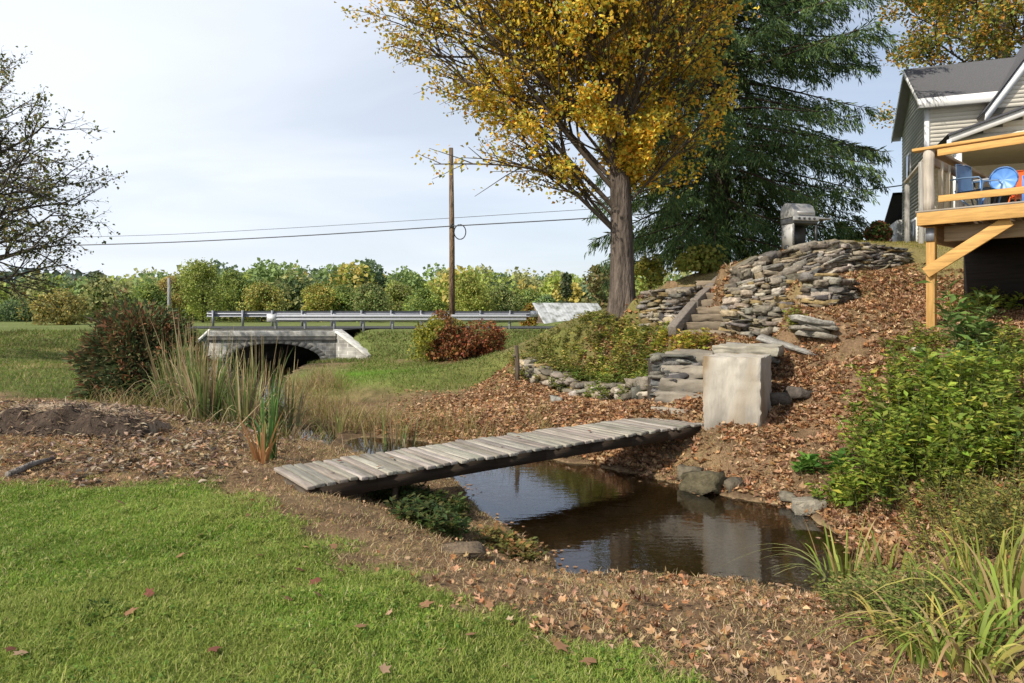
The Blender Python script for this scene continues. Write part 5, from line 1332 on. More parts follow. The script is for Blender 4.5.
for k in range(40):
    dd = rdir(1, .1, 1)[0]; m.tube([(0, 0, 0), dd * [.5, .5, .7] + [0, 0, .1], dd * [1.0, 1.0, 1.5] + [0, 0, .3]], [.03, .018, .006], 5, col=(.06, .045, .035), cap=False)
m.tube([(-.3, -.1, 1.2), (-.62, -.2, 1.62), (-.95, -.2, 1.78)], [.04, .035, .02], 6, col=(.06, .045, .035)); m.build('stems', M['twig'], o)
# red and yellow shrub by the guardrail
rb = P(457, 359, 27); rb[2] = float(gz(rb[0], rb[1])) - .05
o = thing('autumn_shrub', 'wide autumn shrub turning dark red with a yellow green side', 'shrub', rb)
C = []; 
for i in range(46):
    a = rng.uniform(0, 6.28); q = math.sqrt(rng.random()); x = 1.75 * q * math.cos(a); y = 1.2 * q * math.sin(a); z = rng.uniform(.25, 1.75) * (1 - .45 * q * q); r = rng.uniform(.35, .6)
    d = rdir(170); C.append(np.array([x, y, z]) + d * r * rng.uniform(.5, 1, (170, 1)) ** .5)
C = np.concatenate(C); C = C[C[:, 2] > .03]; n = len(C)
f = 1 - sstep(-1.25, -.3, C[:, 0] + (fbm(C[:, 0] * 2, C[:, 2] * 2, 95) - .5) * 4.0 - .35 * sstep(1.2, 2.0, C[:, 2]))
col = mixcol([(.20, .06, .03), (.13, .055, .025), (.24, .10, .035), (.10, .07, .025)], n, .25) * (1 - f)[:, None] + mixcol([(.24, .22, .03), (.15, .17, .03)], n, .2) * f[:, None]
MB().leaves(C, rdir(n), rdir(n) + [0, -.2, .5], rng.uniform(.08, .17, n), .7, col).build('foliage', M['leaf'], o)
m = MB()
for k in range(26):
    dd = rdir(1, .3, 1)[0]; m.tube([(dd[0] * .3, dd[1] * .3, 0), dd * [1.0, .8, .9], dd * [1.6, 1.2, 1.6]], [.03, .02, .008], 5, col=(.07, .055, .045), cap=False)
m.build('stems', M['twig'], o)

# leafy plants with stems: stems from the ground with leaves in whorls
def leafy(name, label, centres, h, leaf, pal, nstem=14, spread=.35, per=26, cat='bush', asp=.5, group=None, lean=.25, dens_top=1.0, up=.25, w=None):
    c0 = np.mean(centres, 0); o = thing(name, label, cat, c0, group=group)
    st = MB(); C = []; U = []
    for cx in centres:
        for k in range(nstem):
            a = rng.uniform(0, 6.28); q = math.sqrt(rng.random()) * spread
            b = np.array([cx[0] + q * math.cos(a), cx[1] + q * math.sin(a)]); zb_ = float(gz(b[0], b[1])) - .03
            hh = h * rng.uniform(.6, 1.12) * (1 - .35 * q / max(spread, .01)); d = np.array([math.cos(a), math.sin(a), 0]) * (lean * (.3 + q / max(spread, .01))) + rng.normal(0, .06, 3)
            t_ = np.linspace(0, 1, 6)[:, None]; pts = np.array([b[0], b[1], zb_]) + np.array([0, 0, 1]) * hh * t_ + d * hh * t_ ** 1.6
            st.tube(pts - c0, np.linspace(.006, .002, 6), 4, col=np.array([.09, .10, .035]) * rng.uniform(.7, 1.3), cap=False)
            tt = rng.uniform(.12, 1, per) ** (1 / (1 + dens_top * .4))
            for s in tt:
                q_, dq = at(pts, min(s, .995)); az = rng.uniform(0, 6.28)
                C.append(q_); U.append([math.cos(az), math.sin(az), up + rng.normal(0, .25)])
    C = np.array(C); U = np.array(U); n = len(C)
    rad = np.linalg.norm((C - c0)[:, :2], axis=1)
    C = C + unit(U) * rng.uniform(0, .04, (n, 1)); nn = np.array([0, 0, 1.0]) + rng.normal(0, .35, (n, 3))
    hue = fbm(C[:, 0] * 4, C[:, 1] * 4 + C[:, 2] * 3, 88, 2)
    lf = MB(); lf.leaves(C - c0, U, nn, leaf * rng.uniform(.5, 1.3, n), asp, mixcol(pal, n, .25, w) * (.45 + 1.1 * hue)[:, None], fold=.1)
    for v_, q_, t_, c_ in [(np.concatenate(st.v), np.concatenate(st.q), None, np.concatenate(st.c))]: lf.add(v_, q_, t_, c_)
    lf.build('foliage', M['leaf'], o)
    return o
GRN = [(.13, .18, .022), (.165, .21, .03), (.09, .14, .02), (.22, .23, .035)]
YGR = [(.17, .19, .03), (.13, .17, .03), (.22, .20, .04), (.09, .13, .025)]
def gp_(*a): return [G(px, py) for px, py in a]
leafy('leafy_bush', 'dense bright green bush spilling down the leafy slope to the stream', gp_((886,496),(912,492),(900,468),(930,470),(945,486)), 1.05, .092, GRN, 30, .44, 32)
leafy('leafy_bush', 'upper green bush on the slope between the deck post and the lower bush', gp_((918,440),(940,430),(965,445),(915,418),(975,420)), 1.15, .095, GRN, 28, .43, 30)
leafy('leafy_bush', 'shaded green bush at the picture edge below the deck', gp_((1005,440),(1030,420),(1010,480),(1040,470)), .95, .09, GRN + YGR, 30, .48, 34)
leafy('tall_weed_plant', 'tall broad leaved green weed standing below the deck brace', gp_((962,372),(970,366)), 1.45, .2, [(.09, .15, .035), (.12, .18, .05), (.07, .12, .03)], 5, .12, 22, cat='weed', asp=.36, up=.35)
leafy('tall_weed_plant', 'shorter broad leaved weed in front of the tall one below the deck', gp_((940,395),(968,398),(985,390)), .75, .17, [(.09, .15, .035), (.12, .18, .04)], 6, .16, 20, cat='weed', asp=.36, up=.35)
leafy('yellowish_weed_plant', 'yellow green weeds growing in the sun under the deck edge', gp_((1000,362),(1018,352),(985,352),(1035,375)), .45, .09, YGR, 16, .4, 22, cat='weed')
leafy('yellowish_weed_plant', 'straggly yellow green weeds around the foot of the deck post', gp_((905,352),(922,348),(940,350),(915,372)), .34, .08, YGR, 12, .3, 18, cat='weed')
leafy('shade_plant', 'shaded green plants growing in the dark under the deck', gp_((972,318),(990,312),(1010,306),(1028,304)), .5, .12, GRN, 12, .34, 18, cat='plant')
leafy('lawn_weed_plant', 'flat dark green weed patch in the middle of the lawn', gp_((106,614),(98,610)), .045, .035, [(.04, .075, .015), (.055, .09, .02)], 26, .1, 10, cat='weed', lean=.9)
leafy('low_plant', 'small bright green broad leaved plant at the edge of the leafy bank', gp_((812,474),(832,470)), .28, .15, [(.07, .15, .025), (.10, .19, .03)], 8, .13, 9, cat='plant', asp=.5)
leafy('low_plant', 'green plant overhanging the pale rock at the water edge', gp_((838,506),(852,500)), .4, .09, GRN, 14, .2, 18, cat='plant')
leafy('yellowish_weed_plant', 'fine yellow green weeds between the lower bush and the strap leaves', gp_((940,530),(975,525),(1000,545),(1020,520),(960,552),(1035,560)), .55, .045, [(.20, .19, .04), (.15, .16, .035), (.24, .18, .05), (.12, .13, .03)], 30, .32, 34, cat='weed', asp=.4, lean=.4)
leafy('yellowish_weed_plant', 'brown and green tangle of fine weeds beside the arching strap leaves', gp_((860,605),(890,625),(925,612),(900,590)), .26, .04, [(.15, .17, .04), (.20, .16, .06), (.10, .135, .03)], 44, .28, 26, cat='weed', asp=.4, lean=.6)
leafy('yellowish_weed_plant', 'small yellow weed patch at the foot of the mossy wall', gp_((758,337),(772,336)), .3, .08, [(.28, .27, .03), (.20, .22, .03)], 9, .14, 14, cat='weed')
leafy('yellowish_weed_plant', 'bright yellow green weed tuft on the mossy wall beside the steps', gp_((742,328),(738,322)), .26, .08, [(.34, .30, .03), (.22, .22, .03)], 8, .12, 12, cat='weed')
leafy('yellowish_weed_plant', 'green weed tuft beside the slate stack', gp_((792,322),(795,330)), .32, .07, [(.2, .21, .04), (.13, .16, .03)], 9, .12, 12, cat='weed')
# cover on the mound below the maple
MND = [(.22, .22, .04), (.27, .22, .045), (.14, .17, .03), (.30, .25, .08), (.10, .14, .03)]
leafy('mound_weed_plant', 'yellow green weeds covering the mound in front of the maple trunk', gp_((600,352),(622,345),(640,350),(612,365),(650,345),(580,352),(592,340)), .38, .085, MND, 40, .55, 20, cat='weed')
leafy('mound_weed_plant', 'darker green weeds hanging over the crumbling wall', gp_((598,386),(618,388),(634,384),(648,378),(585,384),(570,384),(610,396),(640,394)), .36, .085, [(.08, .12, .02), (.12, .15, .03), (.16, .16, .03)], 30, .4, 22, cat='weed')
leafy('mound_weed_plant', 'straw coloured weeds along the western end of the mound', gp_((535,356),(550,350),(565,352),(556,372),(545,372),(530,366)), .36, .08, [(.24, .20, .06), (.17, .16, .05), (.13, .15, .03)], 28, .55, 20, cat='weed')
leafy('mound_weed_plant', 'yellow leaved weeds above the low slate wall', gp_((668,350),(684,346),(655,352),(696,344)), .26, .08, [(.26, .25, .03), (.18, .2, .03), (.3, .2, .04)], 22, .3, 16, cat='weed')
leafy('bank_plant', 'dark green plants in the shade under the footbridge', gp_((405,508),(425,510),(445,515),(420,525),(390,500),(440,530)), .26, .07, [(.035, .06, .015), (.05, .075, .018), (.075, .075, .02)], 30, .22, 22, cat='plant')  # leaf colours darkened to stand for the bridge's shade
leafy('bank_plant', 'leafy brown and green growth on the spit in the water', gp_((505,548),(525,555),(490,540)), .13, .06, [(.14, .12, .03), (.2, .11, .04), (.09, .1, .025)], 26, .2, 14, cat='plant')

# ------------------------------------------------------------------ strap leaves, cattails
def straps(name, label, c0, n, L, wd, pal, cat, lean=(.3, .9), bend=(.3, 1.0), spread=.12, azr=(0, 6.283), segs=7, w=None):
    c0 = np.asarray(c0, float); o = thing(name, label, cat, c0)
    a = rng.uniform(*azr, n); q = np.sqrt(rng.random(n)) * spread; b = np.stack([q * np.cos(a), q * np.sin(a)], 1)
    z = gz(b[:, 0] + c0[0], b[:, 1] + c0[1]) - c0[2] - .02
    le = rng.uniform(*lean, n); col = mixcol(pal, n, .2, w)
    m = MB(); m.blades(np.column_stack([b, z]), L * rng.uniform(.6, 1.15, n), wd * rng.uniform(.7, 1.2, n), np.stack([np.cos(a) * le, np.sin(a) * le], 1), rng.uniform(*bend, n), col * .9, segs, tip=np.clip(col * 1.15 + [.02, .01, 0], 0, 1))
    m.build('strap_leaves' if cat != 'cattail' else 'leaves', M['blade'], o); return o
IRIS = [(.15, .20, .035), (.20, .24, .05), (.11, .16, .03), (.30, .26, .07), (.24, .18, .08)]
straps('strap_leaf_clump', 'upright strap leaved clump on the near edge of the pond', G(845,588), 30, .62, .03, IRIS, 'plant', (.05, .5), (.1, .5), .16)
straps('strap_leaf_clump', 'strap leaved clump just behind the upright clump by the pond', G(885,572), 20, .5, .026, IRIS, 'plant', (.1, .6), (.2, .7), .16)
straps('strap_leaf_clump', 'pale strap leaves arching far out over the pond', G(838,592), 8, .82, .017, [(.26, .27, .10), (.20, .23, .07)], 'plant', (.9, 1.15), (.85, 1.0), .06, (2.4, 3.5), 10)
straps('strap_leaf_clump', 'large drooping strap leaved clump nearest the camera', G(965,668), 66, .62, .03, IRIS, 'plant', (.5, 1.2), (.6, 1.0), .2)
straps('strap_leaf_clump', 'second drooping clump of strap leaves beside the largest one', G(1015,640), 52, .72, .032, IRIS, 'plant', (.3, 1.0), (.5, 1.0), .2)
straps('strap_leaf_clump', 'tall upright strap leaves rising at the picture edge above the drooping clump', G(1000,590), 30, .85, .03, IRIS, 'plant', (.05, .5), (.1, .6), .22)
straps('strap_leaf_clump', 'thin strap leaves among the weeds behind the tall upright ones', G(955,590), 26, .5, .015, IRIS, 'plant', (.1, .7), (.2, .8), .25)
straps('strap_leaf_clump', 'small loose strap leaved clump on the leafy ground nearest the pond clumps', G(905,640), 22, .45, .024, IRIS, 'plant', (.3, 1.1), (.5, 1.0), .2)
straps('strap_leaf_clump', 'low sprawling strap leaved clump between the small loose one and the largest one', G(930,655), 36, .5, .026, IRIS, 'plant', (.5, 1.2), (.6, 1.0), .22)
straps('strap_leaf_clump', 'strap leaved clump half hidden in the fine weeds under the green bush', G(985,575), 34, .7, .024, IRIS, 'plant', (.2, .9), (.4, .95), .25)
CAT = [(.09, .135, .04), (.065, .11, .03), (.24, .19, .10), (.34, .28, .16), (.12, .14, .05), (.11, .085, .05)]
def cattail(label, c0, n, L, w=None, spread=.3, lean=(.02, .42), pal=CAT, bend=(.0, .6)):
    c0 = np.asarray(c0, float); c0[2] = float(gz(c0[0], c0[1]))
    o = straps('cattail_clump', label, c0, n, L, .036, pal, 'cattail', lean, bend, spread, w=w, segs=5)
    m = MB(); nb_ = max(4, int(n * .3)); a_ = rng.uniform(0, 6.283, nb_); q_ = rng.uniform(0, spread, nb_); le_ = rng.uniform(.3, .8, nb_)
    m.blades(np.stack([q_ * np.cos(a_), q_ * np.sin(a_), np.full(nb_, -.03)], 1), L * rng.uniform(.75, 1.1, nb_), .032, np.stack([np.cos(a_) * le_, np.sin(a_) * le_], 1), rng.uniform(.75, 1.0, nb_), mixcol(pal, nb_, .2), 8)
    for k in range(max(2, n // 12)):
        a = rng.uniform(0, 6.28); q = rng.uniform(0, spread); h = L * rng.uniform(.7, 1.0); d = np.array([math.cos(a), math.sin(a)]) * rng.uniform(.0, .15)
        b = np.array([q * math.cos(a), q * math.sin(a), -.05]); m.tube([b, b + [d[0] * h * .5, d[1] * h * .5, h * .55], b + [d[0] * h, d[1] * h, h]], [.007, .006, .004], 5, col=(.30, .23, .12), cap=False)
    m.build('stems', M['blade'], o); return o
for px, py, n, L, lab in ((176,428,70,1.35,'pale green cattail clump against the dark reddish bush'), (196,436,80,1.5,'thick cattail clump second from the dark bush'), (216,430,64,1.45,'straw tipped cattail clump below the west end of the arch bridge'),
        (238,436,60,1.15,'shorter straw coloured cattail clump below the bridge arch'), (258,430,70,1.55,'tall straw coloured cattail clump below the bridge arch'), (282,428,40,1.2,'thin cattail clump at the east end of the stand'), (206,448,60,1.0,'low dry cattail clump on the near bank of the stand'), (246,450,40,.9,'broken dry cattail clump leaning over the near bank')):
    cattail(lab, W(px, py, -.5), int(n * 1.7), L * 1.42, spread=.24, lean=(.01, .3))
c_ = G(268,458); cattail('dark green upright cattail clump at the bank near the footbridge end', c_, 26, 1.15, spread=.09, lean=(.0, .1), pal=[(.06, .14, .035), (.09, .17, .04), (.05, .11, .03)])
c_ = G(262,462); cattail('rusty brown dead cattail leaves beside the dark green clump', c_, 12, .6, spread=.08, lean=(.05, .5), pal=[(.32, .17, .07), (.25, .14, .06)])
cattail('sparse dark cattail stalks standing on the far bank of the stream', W(402,438,-.5), 14, .95, spread=.25, lean=(.02, .35))
cattail('few thin cattail stalks on the far bank below the utility pole', W(382,440,-.5), 12, .9, spread=.3, lean=(.05, .5), pal=[(.13, .12, .05), (.2, .16, .08)])
c_ = P(340,430,12.3); cattail('low green cattail tuft leaning over the open water', c_, 40, .75, spread=.35, lean=(.2, .8), pal=[(.15, .16, .05), (.2, .17, .07), (.25, .19, .1)], bend=(.3, .9))
# fallen reeds across the cattails
for a, b_, lab in (((214,458,9.4),(262,402,9.6),'broken straw reed leaning across the cattail stand'), ((186,462,9.3),(272,436,9.8),'pale fallen reed lying at the foot of the cattails')):
    pa, pb = P(*a), P(*b_); o = thing('fallen_reed', lab, 'reed', pa); MB().tube([np.zeros(3), (pb - pa) * .5 + [0, 0, .04], pb - pa], [.012, .011, .006], 6, col=(.36, .28, .16)).build('reed_body', M['blade'], o)

# ------------------------------------------------------------------ heap of uprooted sod
hc = G(64, 430); hc[2] -= .05
o = thing('sod_heap', 'dark ragged heap of uprooted sod and dead stalks on the lawn edge', 'heap', hc, R(6)); o.scale = (.84, .85, 1.0)
n1_, n2_ = 70, 40; A, B = np.meshgrid(np.linspace(-1.35, 1.3, n1_), np.linspace(-.55, .7, n2_))
prof = np.clip(1 - np.abs(A / 1.35) ** 2.6, 0, 1) ** .6; fr = sstep(-.5, -.2, B + .12 * (fbm(A * 3, B * 3, 12) - .5)) * (1 - sstep(.2, .7, B) * .8)
Z = prof * fr * (.20 + .22 * fbm(A * 1.8, B * 2.5, 13, 3)) + (fbm(A * 6, B * 6, 14, 4) - .5) * .22 * prof
Z[0] = -.1; Z[-1] = -.1; Z[:, 0] = -.1; Z[:, -1] = -.1
i_ = np.arange(A.size).reshape(A.shape); cc = np.where((B.ravel() < -.12)[:, None], np.array([.07, .05, .036]), np.array([.34, .26, .18])) * rng.uniform(.7, 1.25, (A.size, 1))  # top coloured lighter as if sunlit, front edge darker
m = MB(); m.add(np.stack([A, B - .1 * Z, Z], -1).reshape(-1, 3), np.stack([i_[:-1, :-1], i_[:-1, 1:], i_[1:, 1:], i_[1:, :-1]], -1).reshape(-1, 4), col=cc); m.build('sod', M['stone'], o, smooth=True)
n = 5200; x = rng.uniform(-1.3, 1.25, n); y = rng.uniform(-.5, .6, n); zi = np.array([Z[min(int((yy + .55) / 1.25 * (n2_ - 1)), n2_ - 1), min(int((xx + 1.35) / 2.65 * (n1_ - 1)), n1_ - 1)] for xx, yy in zip(x, y)])
a = rng.uniform(0, 6.28, n)
MB().leaves(np.stack([x, y - .1 * zi, zi + .01], 1), np.stack([np.cos(a), np.sin(a) * .5, rng.normal(-.1, .35, n)], 1), np.array([0, -.3, 1.0]) + rng.normal(0, .4, (n, 3)), rng.uniform(.04, .13, n), .16, mixcol([(.25, .175, .11), (.15, .10, .065), (.34, .27, .19), (.07, .05, .035)], n, .25), fold=.02).build('dead_stalks_foliage', M['litter'], o)
a, b_ = G(8, 478), G(55, 463); o = thing('fallen_branch', 'weathered grey branch lying on the litter below the sod heap', 'branch', a + [0, 0, .03])
MB().tube([np.zeros(3), (b_ - a) * .5 + [0, 0, .03], b_ - a + [0, 0, .02]], [.035, .03, .015], 7, col=(.26, .23, .20)).build('wood', M['bark'], o)
q = G(162, 408); o = thing('flat_stone', 'flat grey stone ledge at the foot of the dark bush', 'stone', q, R(-10)); m = MB(); stone(m, (0, 0, .06), (.55, .35, .1), *np.eye(3), (.27, .24, .21)); m.build('stone_body', M['stone'], o)

# ------------------------------------------------------------------ grass, litter
def scatter(n, x0, x1, y0, y1, dens):
    x = rng.uniform(x0, x1, n); y = rng.uniform(y0, y1, n); k = rng.random(n) < dens(x, y); return x[k], y[k]
def view_bias(x, y, pad=.12):   # only ground the photograph could plausibly see, with a margin for a step aside
    return ((np.abs(x) < (.75 + pad) * y + .9) & (y > 1.6)).astype(float)
def pond_free(x, y, m=.03): return (np.minimum(sdist(x, y, POND), sdist(x, y, CHAN)) > m)
# lawn
def lawnw(x, y): return 1 - sstep(-.22, .26, sdist(x, y, LAWN) + (fbm(x * 4, y * 4, 47, 3) - .5) * .7 + (fbm(x * 1.3, y * 1.3, 48, 2) - .5) * .3)
X, Y = scatter(760000, -7.2, 2.0, 1.9, 7.4, lambda x, y: lawnw(x, y) * view_bias(x, y) * np.clip(1.15 - (y - 2) * .11, .45, 1))
n = len(X); c = np.stack([X, Y, gz(X, Y) - .004], 1); patch = fbm(X * 1.1, Y * 1.1, 51, 4); p2 = fbm(X * 5, Y * 5, 53, 3)
pal = mixcol([(.125, .185, .028), (.095, .155, .022), (.165, .215, .035), (.24, .235, .07), (.32, .28, .14)], n, .2, [.34, .26, .22, .11, .07]) * (.62 + .8 * patch + .5 * p2)[:, None]
yel = sstep(.48, .70, patch) * .55; pal = pal * (1 - yel)[:, None] + np.array([.20, .21, .055]) * yel[:, None]
a = rng.uniform(0, 6.28, n); le = rng.uniform(.15, 1.0, n)
m = MB(); m.blades(c, rng.uniform(.022, .055, n) * (.45 + 1.1 * p2 ** 1.5 + .35 * patch), rng.uniform(.0028, .0055, n) * (1 + .12 * Y), np.stack([np.cos(a) * le, np.sin(a) * le], 1), rng.uniform(.1, .7, n), pal * .85, 2, tip=pal * 1.1)
k = rng.permutation(n)[:26000]; k = k[p2[k] > .5]; nk = len(k); aa = rng.uniform(0, 6.28, nk)
m.leaves(c[k] + np.stack([np.zeros(nk), np.zeros(nk), rng.uniform(.012, .035, nk)], 1), np.stack([np.cos(aa), np.sin(aa), rng.normal(.1, .3, nk)], 1), np.array([0, 0, 1.0]) + rng.normal(0, .4, (nk, 3)), rng.uniform(.012, .03, nk), .7, mixcol([(.07, .13, .02), (.12, .18, .03), (.18, .20, .05)], nk, .2))
tag(m.build('lawn_grass', M['blade']), 'short green mown grass of the lawn', 'grass', kind='stuff')
# dry straw and seedy growth on the bank strip and around the stream
def strip(x, y):
    l = lawnw(x, y); d = np.minimum(sdist(x, y, POND), sdist(x, y, CHAN))
    return (1 - l) * (d > .02) * np.clip(.35 + 1.3 * (fbm(x * 1.6, y * 1.6, 57, 3) - .38), .05, 1) * view_bias(x, y) * (1 + .8 * sstep(-.5, 1.5, x) - 1.2 * sstep(3.2, 4.2, x))
X, Y = scatter(520000, -9, 6, 2.0, 12.5, strip); n = len(X); c = np.stack([X, Y, gz(X, Y) - .005], 1)
a = rng.uniform(0, 6.28, n); le = rng.uniform(.4, 1.6, n); pal = mixcol([(.31, .225, .115), (.22, .145, .075), (.39, .30, .18), (.18, .18, .05), (.12, .08, .05)], n, .2, [.32, .27, .17, .12, .12])
m = MB(); m.blades(c, rng.uniform(.02, .075, n), rng.uniform(.003, .006, n) * (1 + .08 * Y), np.stack([np.cos(a) * le, np.sin(a) * le], 1), rng.uniform(.2, .9, n), pal, 2, tip=pal * 1.1)
tag(m.build('dry_grass', M['blade']), 'dry straw coloured grass matted along the stream bank', 'grass', kind='stuff')
# taller dry growth along the far shore
def far_shore(x, y):
    d = np.minimum(sdist(x, y, POND), sdist(x, y, CHAN)); return (d > .0) * (1 - sstep(.5, 1.9, d)) * (y > 10) * np.clip(2.2 * (fbm(x * 1.2, y * 1.2, 58, 3) - .25), 0, 1)
X, Y = scatter(60000, -8, .6, 10, 20, far_shore); n = len(X); c = np.stack([X, Y, gz(X, Y) - .01], 1); a = rng.uniform(0, 6.28, n); le = rng.uniform(.1, .9, n)
pal = mixcol([(.27, .19, .09), (.20, .17, .05), (.33, .25, .14), (.14, .15, .04), (.17, .10, .06)], n, .2)
m = MB(); m.blades(c, rng.uniform(.15, .6, n) * (.5 + fbm(X * 1.5, Y * 1.5, 59, 2)), rng.uniform(.007, .013, n), np.stack([np.cos(a) * le, np.sin(a) * le], 1), rng.uniform(.1, .8, n), pal * .85, 3, tip=pal * 1.1)
tag(m.build('tall_dry_grass', M['blade']), 'tall tan and olive grass along the far shore of the stream', 'grass', kind='stuff')
# fields: middle, west and road verge
def fieldw(x, y):
    l, fw, mg, road, n1, n2 = zones(x, y); return np.clip(np.maximum(np.maximum(fw, mg), road * (x > -25)), .12, 1) * pond_free(x, y, .2) * (np.abs(x) < .86 * y + 1)
X, Y = scatter(230000, -32, 5, 11, 34, fieldw); k = ~((Y > 30.2) & (Y < 37.5)) & ~((X > -13.6) & (X < -7.4) & (Y > 29.9)); X, Y = X[k], Y[k]
n = len(X); c = np.stack([X, Y, gz(X, Y) - .01], 1); a = rng.uniform(0, 6.28, n); le = rng.uniform(.1, 1.2, n); pt = fbm(X * .5, Y * .5, 63, 3)
pal = mixcol([(.095, .135, .025), (.125, .14, .035), (.19, .155, .07), (.075, .11, .02)], n, .2) * (.5 + .9 * pt)[:, None]  # blade colours darkened for tree shade on the west field
bright = np.exp(-(((X + 5.2) / 2.0) ** 2 + ((Y - 20.5) / 2.5) ** 2)); pal = pal * (1 - bright)[:, None] + np.array([.13, .23, .03]) * bright[:, None]
m = MB(); m.blades(c, rng.uniform(.05, .16, n) * np.where(Y > 27, 1.7, 1), rng.uniform(.010, .02, n) * (Y / 14), np.stack([np.cos(a) * le, np.sin(a) * le], 1), rng.uniform(.1, .7, n), pal, 2, tip=pal * 1.1)
tag(m.build('field_grass', M['blade']), 'rough green and olive grass of the fields before the road', 'grass', kind='stuff')
# grass on the upper slope
def slope(x, y):
    z = gz(x, y); return np.maximum(sstep(1.0, 2.4, z), .45 * (z > -.4)) * np.clip(2.5 * (fbm(x * 1.5, y * 1.5, 64, 3) - .35), .08, 1) * (x > 3.2)
X, Y = scatter(70000, 3, 14, 9.5, 19, slope); n = len(X); c = np.stack([X, Y, gz(X, Y) - .008], 1); a = rng.uniform(0, 6.28, n); le = rng.uniform(.2, 1.2, n)
pal = mixcol([(.24, .20, .05), (.18, .17, .04), (.30, .23, .09), (.13, .14, .03)], n, .2)
m = MB(); m.blades(c, rng.uniform(.04, .11, n), rng.uniform(.006, .011, n), np.stack([np.cos(a) * le, np.sin(a) * le], 1), rng.uniform(.1, .8, n), pal, 2, tip=pal * 1.1)
tag(m.build('slope_grass', M['blade']), 'yellowed thin grass on the upper slope below the wall', 'grass', kind='stuff')

LITP = [(.33, .20, .105), (.41, .26, .15), (.23, .13, .065), (.47, .33, .20), (.32, .155, .065), (.15, .085, .05)]
LITW = [.24, .2, .2, .1, .14, .12]
def litter_mesh(X, Y, size, star):
    n = len(X); c = np.stack([X, Y, gz(X, Y) + rng.uniform(.004, .03, n)], 1); a = rng.uniform(0, 6.28, n)
    u = np.stack([np.cos(a), np.sin(a), rng.normal(0, .3, n)], 1); nn = np.array([0, 0, 1.0]) + rng.normal(0, .42, (n, 3)); m = MB(); col = mixcol(LITP, n, .22, LITW)
    s = size * rng.uniform(.4, 1.4, n)
    if star:
        k = rng.random(n) < .45; nn += rng.normal(0, .3, (n, 3))
        m.stars(c[k], u[k], nn[k], s[k], col[k], curl=.45); k = ~k; m.leaves(c[k], u[k], nn[k], s[k] * .9, .6, col[k], fold=.28)
    else: m.leaves(c, u, nn, s, .75, col, fold=.22)
    return m
def hillw(x, y):
    z = gz(x, y); d = np.minimum(sdist(x, y, POND), sdist(x, y, CHAN))
    e = (1 - .82 * sstep(1.9, 2.7, z)) * (d > -.02) * sstep(.22, .42, fbm(x * 2.6, y * 2.6, 66, 3)) * np.clip(.5 + 1.5 * (fbm(x * .9, y * .9, 67, 2) - .35), .15, 1)
    return e * sstep(1.0, 1.7, x + (y - 9) * .05)
X, Y = scatter(125000, .8, 10.5, 5.6, 14.5, hillw)
tag(litter_mesh(X, Y, .085, True).build('slope_leaf_litter', M['litter']), 'tan and brown fallen leaves carpeting the slope above the pond', 'leaf litter', kind='stuff')
def nearw(x, y):
    l = lawnw(x, y); d = sdist(x, y, POND); b = sstep(-.9, 1.6, x + (5.6 - y) * .35) + .5 * sstep(-2.5, -4, x)
    return (1 - l) * (d > -.01) * np.clip(.10 + .9 * b, 0, 1) * np.clip(.3 + 1.6 * (fbm(x * 1.7, y * 1.7, 68, 3) - .35), .05, 1) * view_bias(x, y)
X, Y = scatter(52000, -7, 5.5, 2.0, 9.0, nearw)
tag(litter_mesh(X, Y, .05, True).build('bank_leaf_litter', M['litter']), 'brown fallen leaves scattered over the near bank of the pond', 'leaf litter', kind='stuff')
def midw(x, y):
    d = np.minimum(sdist(x, y, POND), sdist(x, y, CHAN)); k = 1 - sstep(14.2, 17.0, y + (fbm(x, y, 69, 3) - .5) * 3)
    return (d > .05) * k * sstep(9.6, 10.3, y) * sstep(-3.2, -1.2, x) * (gz(x, y) < .45)
X, Y = scatter(52000, -3.5, 3.0, 9.6, 17.5, midw)
tag(litter_mesh(X, Y, .075, False).build('far_bank_leaf_litter', M['litter']), 'orange brown fallen leaves covering the far bank beyond the footbridge', 'leaf litter', kind='stuff')
X, Y = scatter(26000, -9.5, -2.2, 6.2, 11.5, lambda x, y: (1 - lawnw(x, y)) * np.clip(2.4 * (fbm(x * 2.0, y * 2.0, 73, 3) - .36), 0, 1) * (1 - sstep(-3.4, -2.4, x)) * pond_free(x, y))
n = len(X); a = rng.uniform(0, 6.28, n); m = MB(); m.leaves(np.stack([X, Y, gz(X, Y) + rng.uniform(.004, .05, n)], 1), np.stack([np.cos(a), np.sin(a), rng.normal(0, .4, n)], 1), np.array([0, 0, 1.0]) + rng.normal(0, .6, (n, 3)), rng.uniform(.03, .11, n), .4, mixcol([(.28, .21, .14), (.16, .115, .08), (.38, .30, .22), (.08, .057, .04), (.30, .19, .11)], n, .25), fold=.2)
tag(m.build('debris_litter', M['litter']), 'grey brown debris and dead leaves strewn below the sod heap', 'debris', kind='stuff')
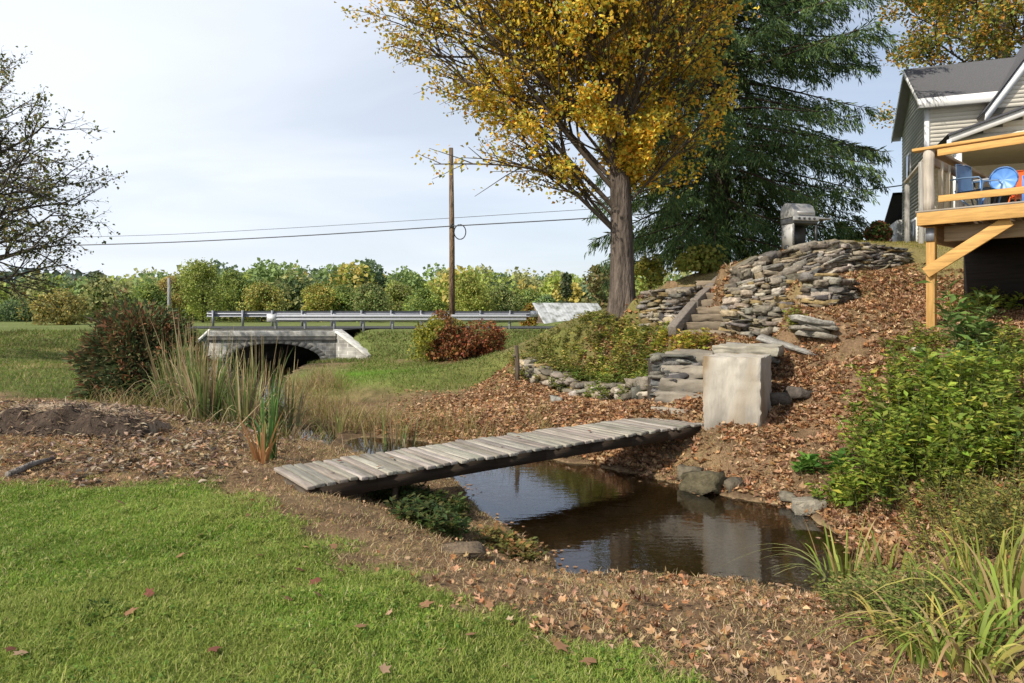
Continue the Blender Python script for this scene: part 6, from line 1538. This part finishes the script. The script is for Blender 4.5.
# leaves afloat and on the stream bed edge
X, Y = scatter(6000, -1.5, 4, 5.4, 9.5, lambda x, y: (sdist(x, y, POND) < -.02) * (sdist(x, y, POND) > -.6) * np.exp(sdist(x, y, POND) * 14) * (.3 + 1.4 * (fbm(x * 3, y * 3, 74, 2) > .5)) * 1.0)
n = len(X); a = rng.uniform(0, 6.28, n); m = MB(); m.stars(np.stack([X, Y, np.full(n, -.594)], 1), np.stack([np.cos(a), np.sin(a), np.zeros(n)], 1), np.array([0, 0, 1.0]) + rng.normal(0, .03, (n, 3)), rng.uniform(.035, .06, n), mixcol(LITP, n, .2, LITW), curl=.02)
tag(m.build('floating_leaf_litter', M['litter']), 'small leaves floating along the edge of the pond', 'leaf litter', kind='stuff')
# single leaves one can pick out on the lawn and on the planks
proto = None
spots = [G(px, py) for px, py in ((214,656),(384,676),(150,598),(283,592),(300,590),(316,586),(288,604),(318,600),(404,596),(390,618),(360,632),(250,545),(180,560),(334,550),(440,655),(470,640),(560,652),(590,668),(505,672),(620,676),(10,655),(20,660),(130,618),(340,575),(425,610),(260,560),(300,575),(545,625),(490,610),(455,600),(155,512),(120,506),(230,530),(200,540))]
lm = []
for v in range(3):
    m = MB(); m.stars(np.zeros((1, 3)) + [0, 0, .012], np.array([[1.0, .1, .15]]), np.array([[.1 * v, .2 - .2 * v, 1.0]]), .07, np.array([[(.24, .13, .07), (.16, .06, .04), (.34, .22, .14)][v]]), curl=.38); lm.append(m.mesh('fallen_leaf'))
    lm[-1].materials.append(M['litter'])
for i, q in enumerate(spots):
    o = bpy.data.objects.new('fallen_leaf', lm[int(rng.choice(3, p=[.45, .4, .15]))]); COL.objects.link(o); o.location = q + [0, 0, .02]; o.rotation_euler = (rng.uniform(-.4, .4), rng.uniform(-.4, .4), rng.uniform(0, 6.28)); s_ = rng.uniform(.7, 1.25); o.scale = (s_, s_, s_)
    tag(o, 'curled brown maple leaf lying on the green mown lawn', 'leaf', 'fallen leaves dotted over the lawn')
for i, (xx, yy) in enumerate(((2.4, .3), (2.9, .62), (1.1, .5), (.6, .7), (.35, .3), (3.9, .4), (.8, .2))):
    w2 = bA + bdir * xx + np.array([-bdir[1], bdir[0]]) * yy
    o = bpy.data.objects.new('fallen_leaf', lm[i % 2]); COL.objects.link(o); o.location = (w2[0], w2[1], sag(xx) + .012); o.rotation_euler = (0, 0, rng.uniform(0, 6.28))
    tag(o, 'small brown leaf lying on the grey bridge planks', 'leaf', 'leaves on the footbridge planks')
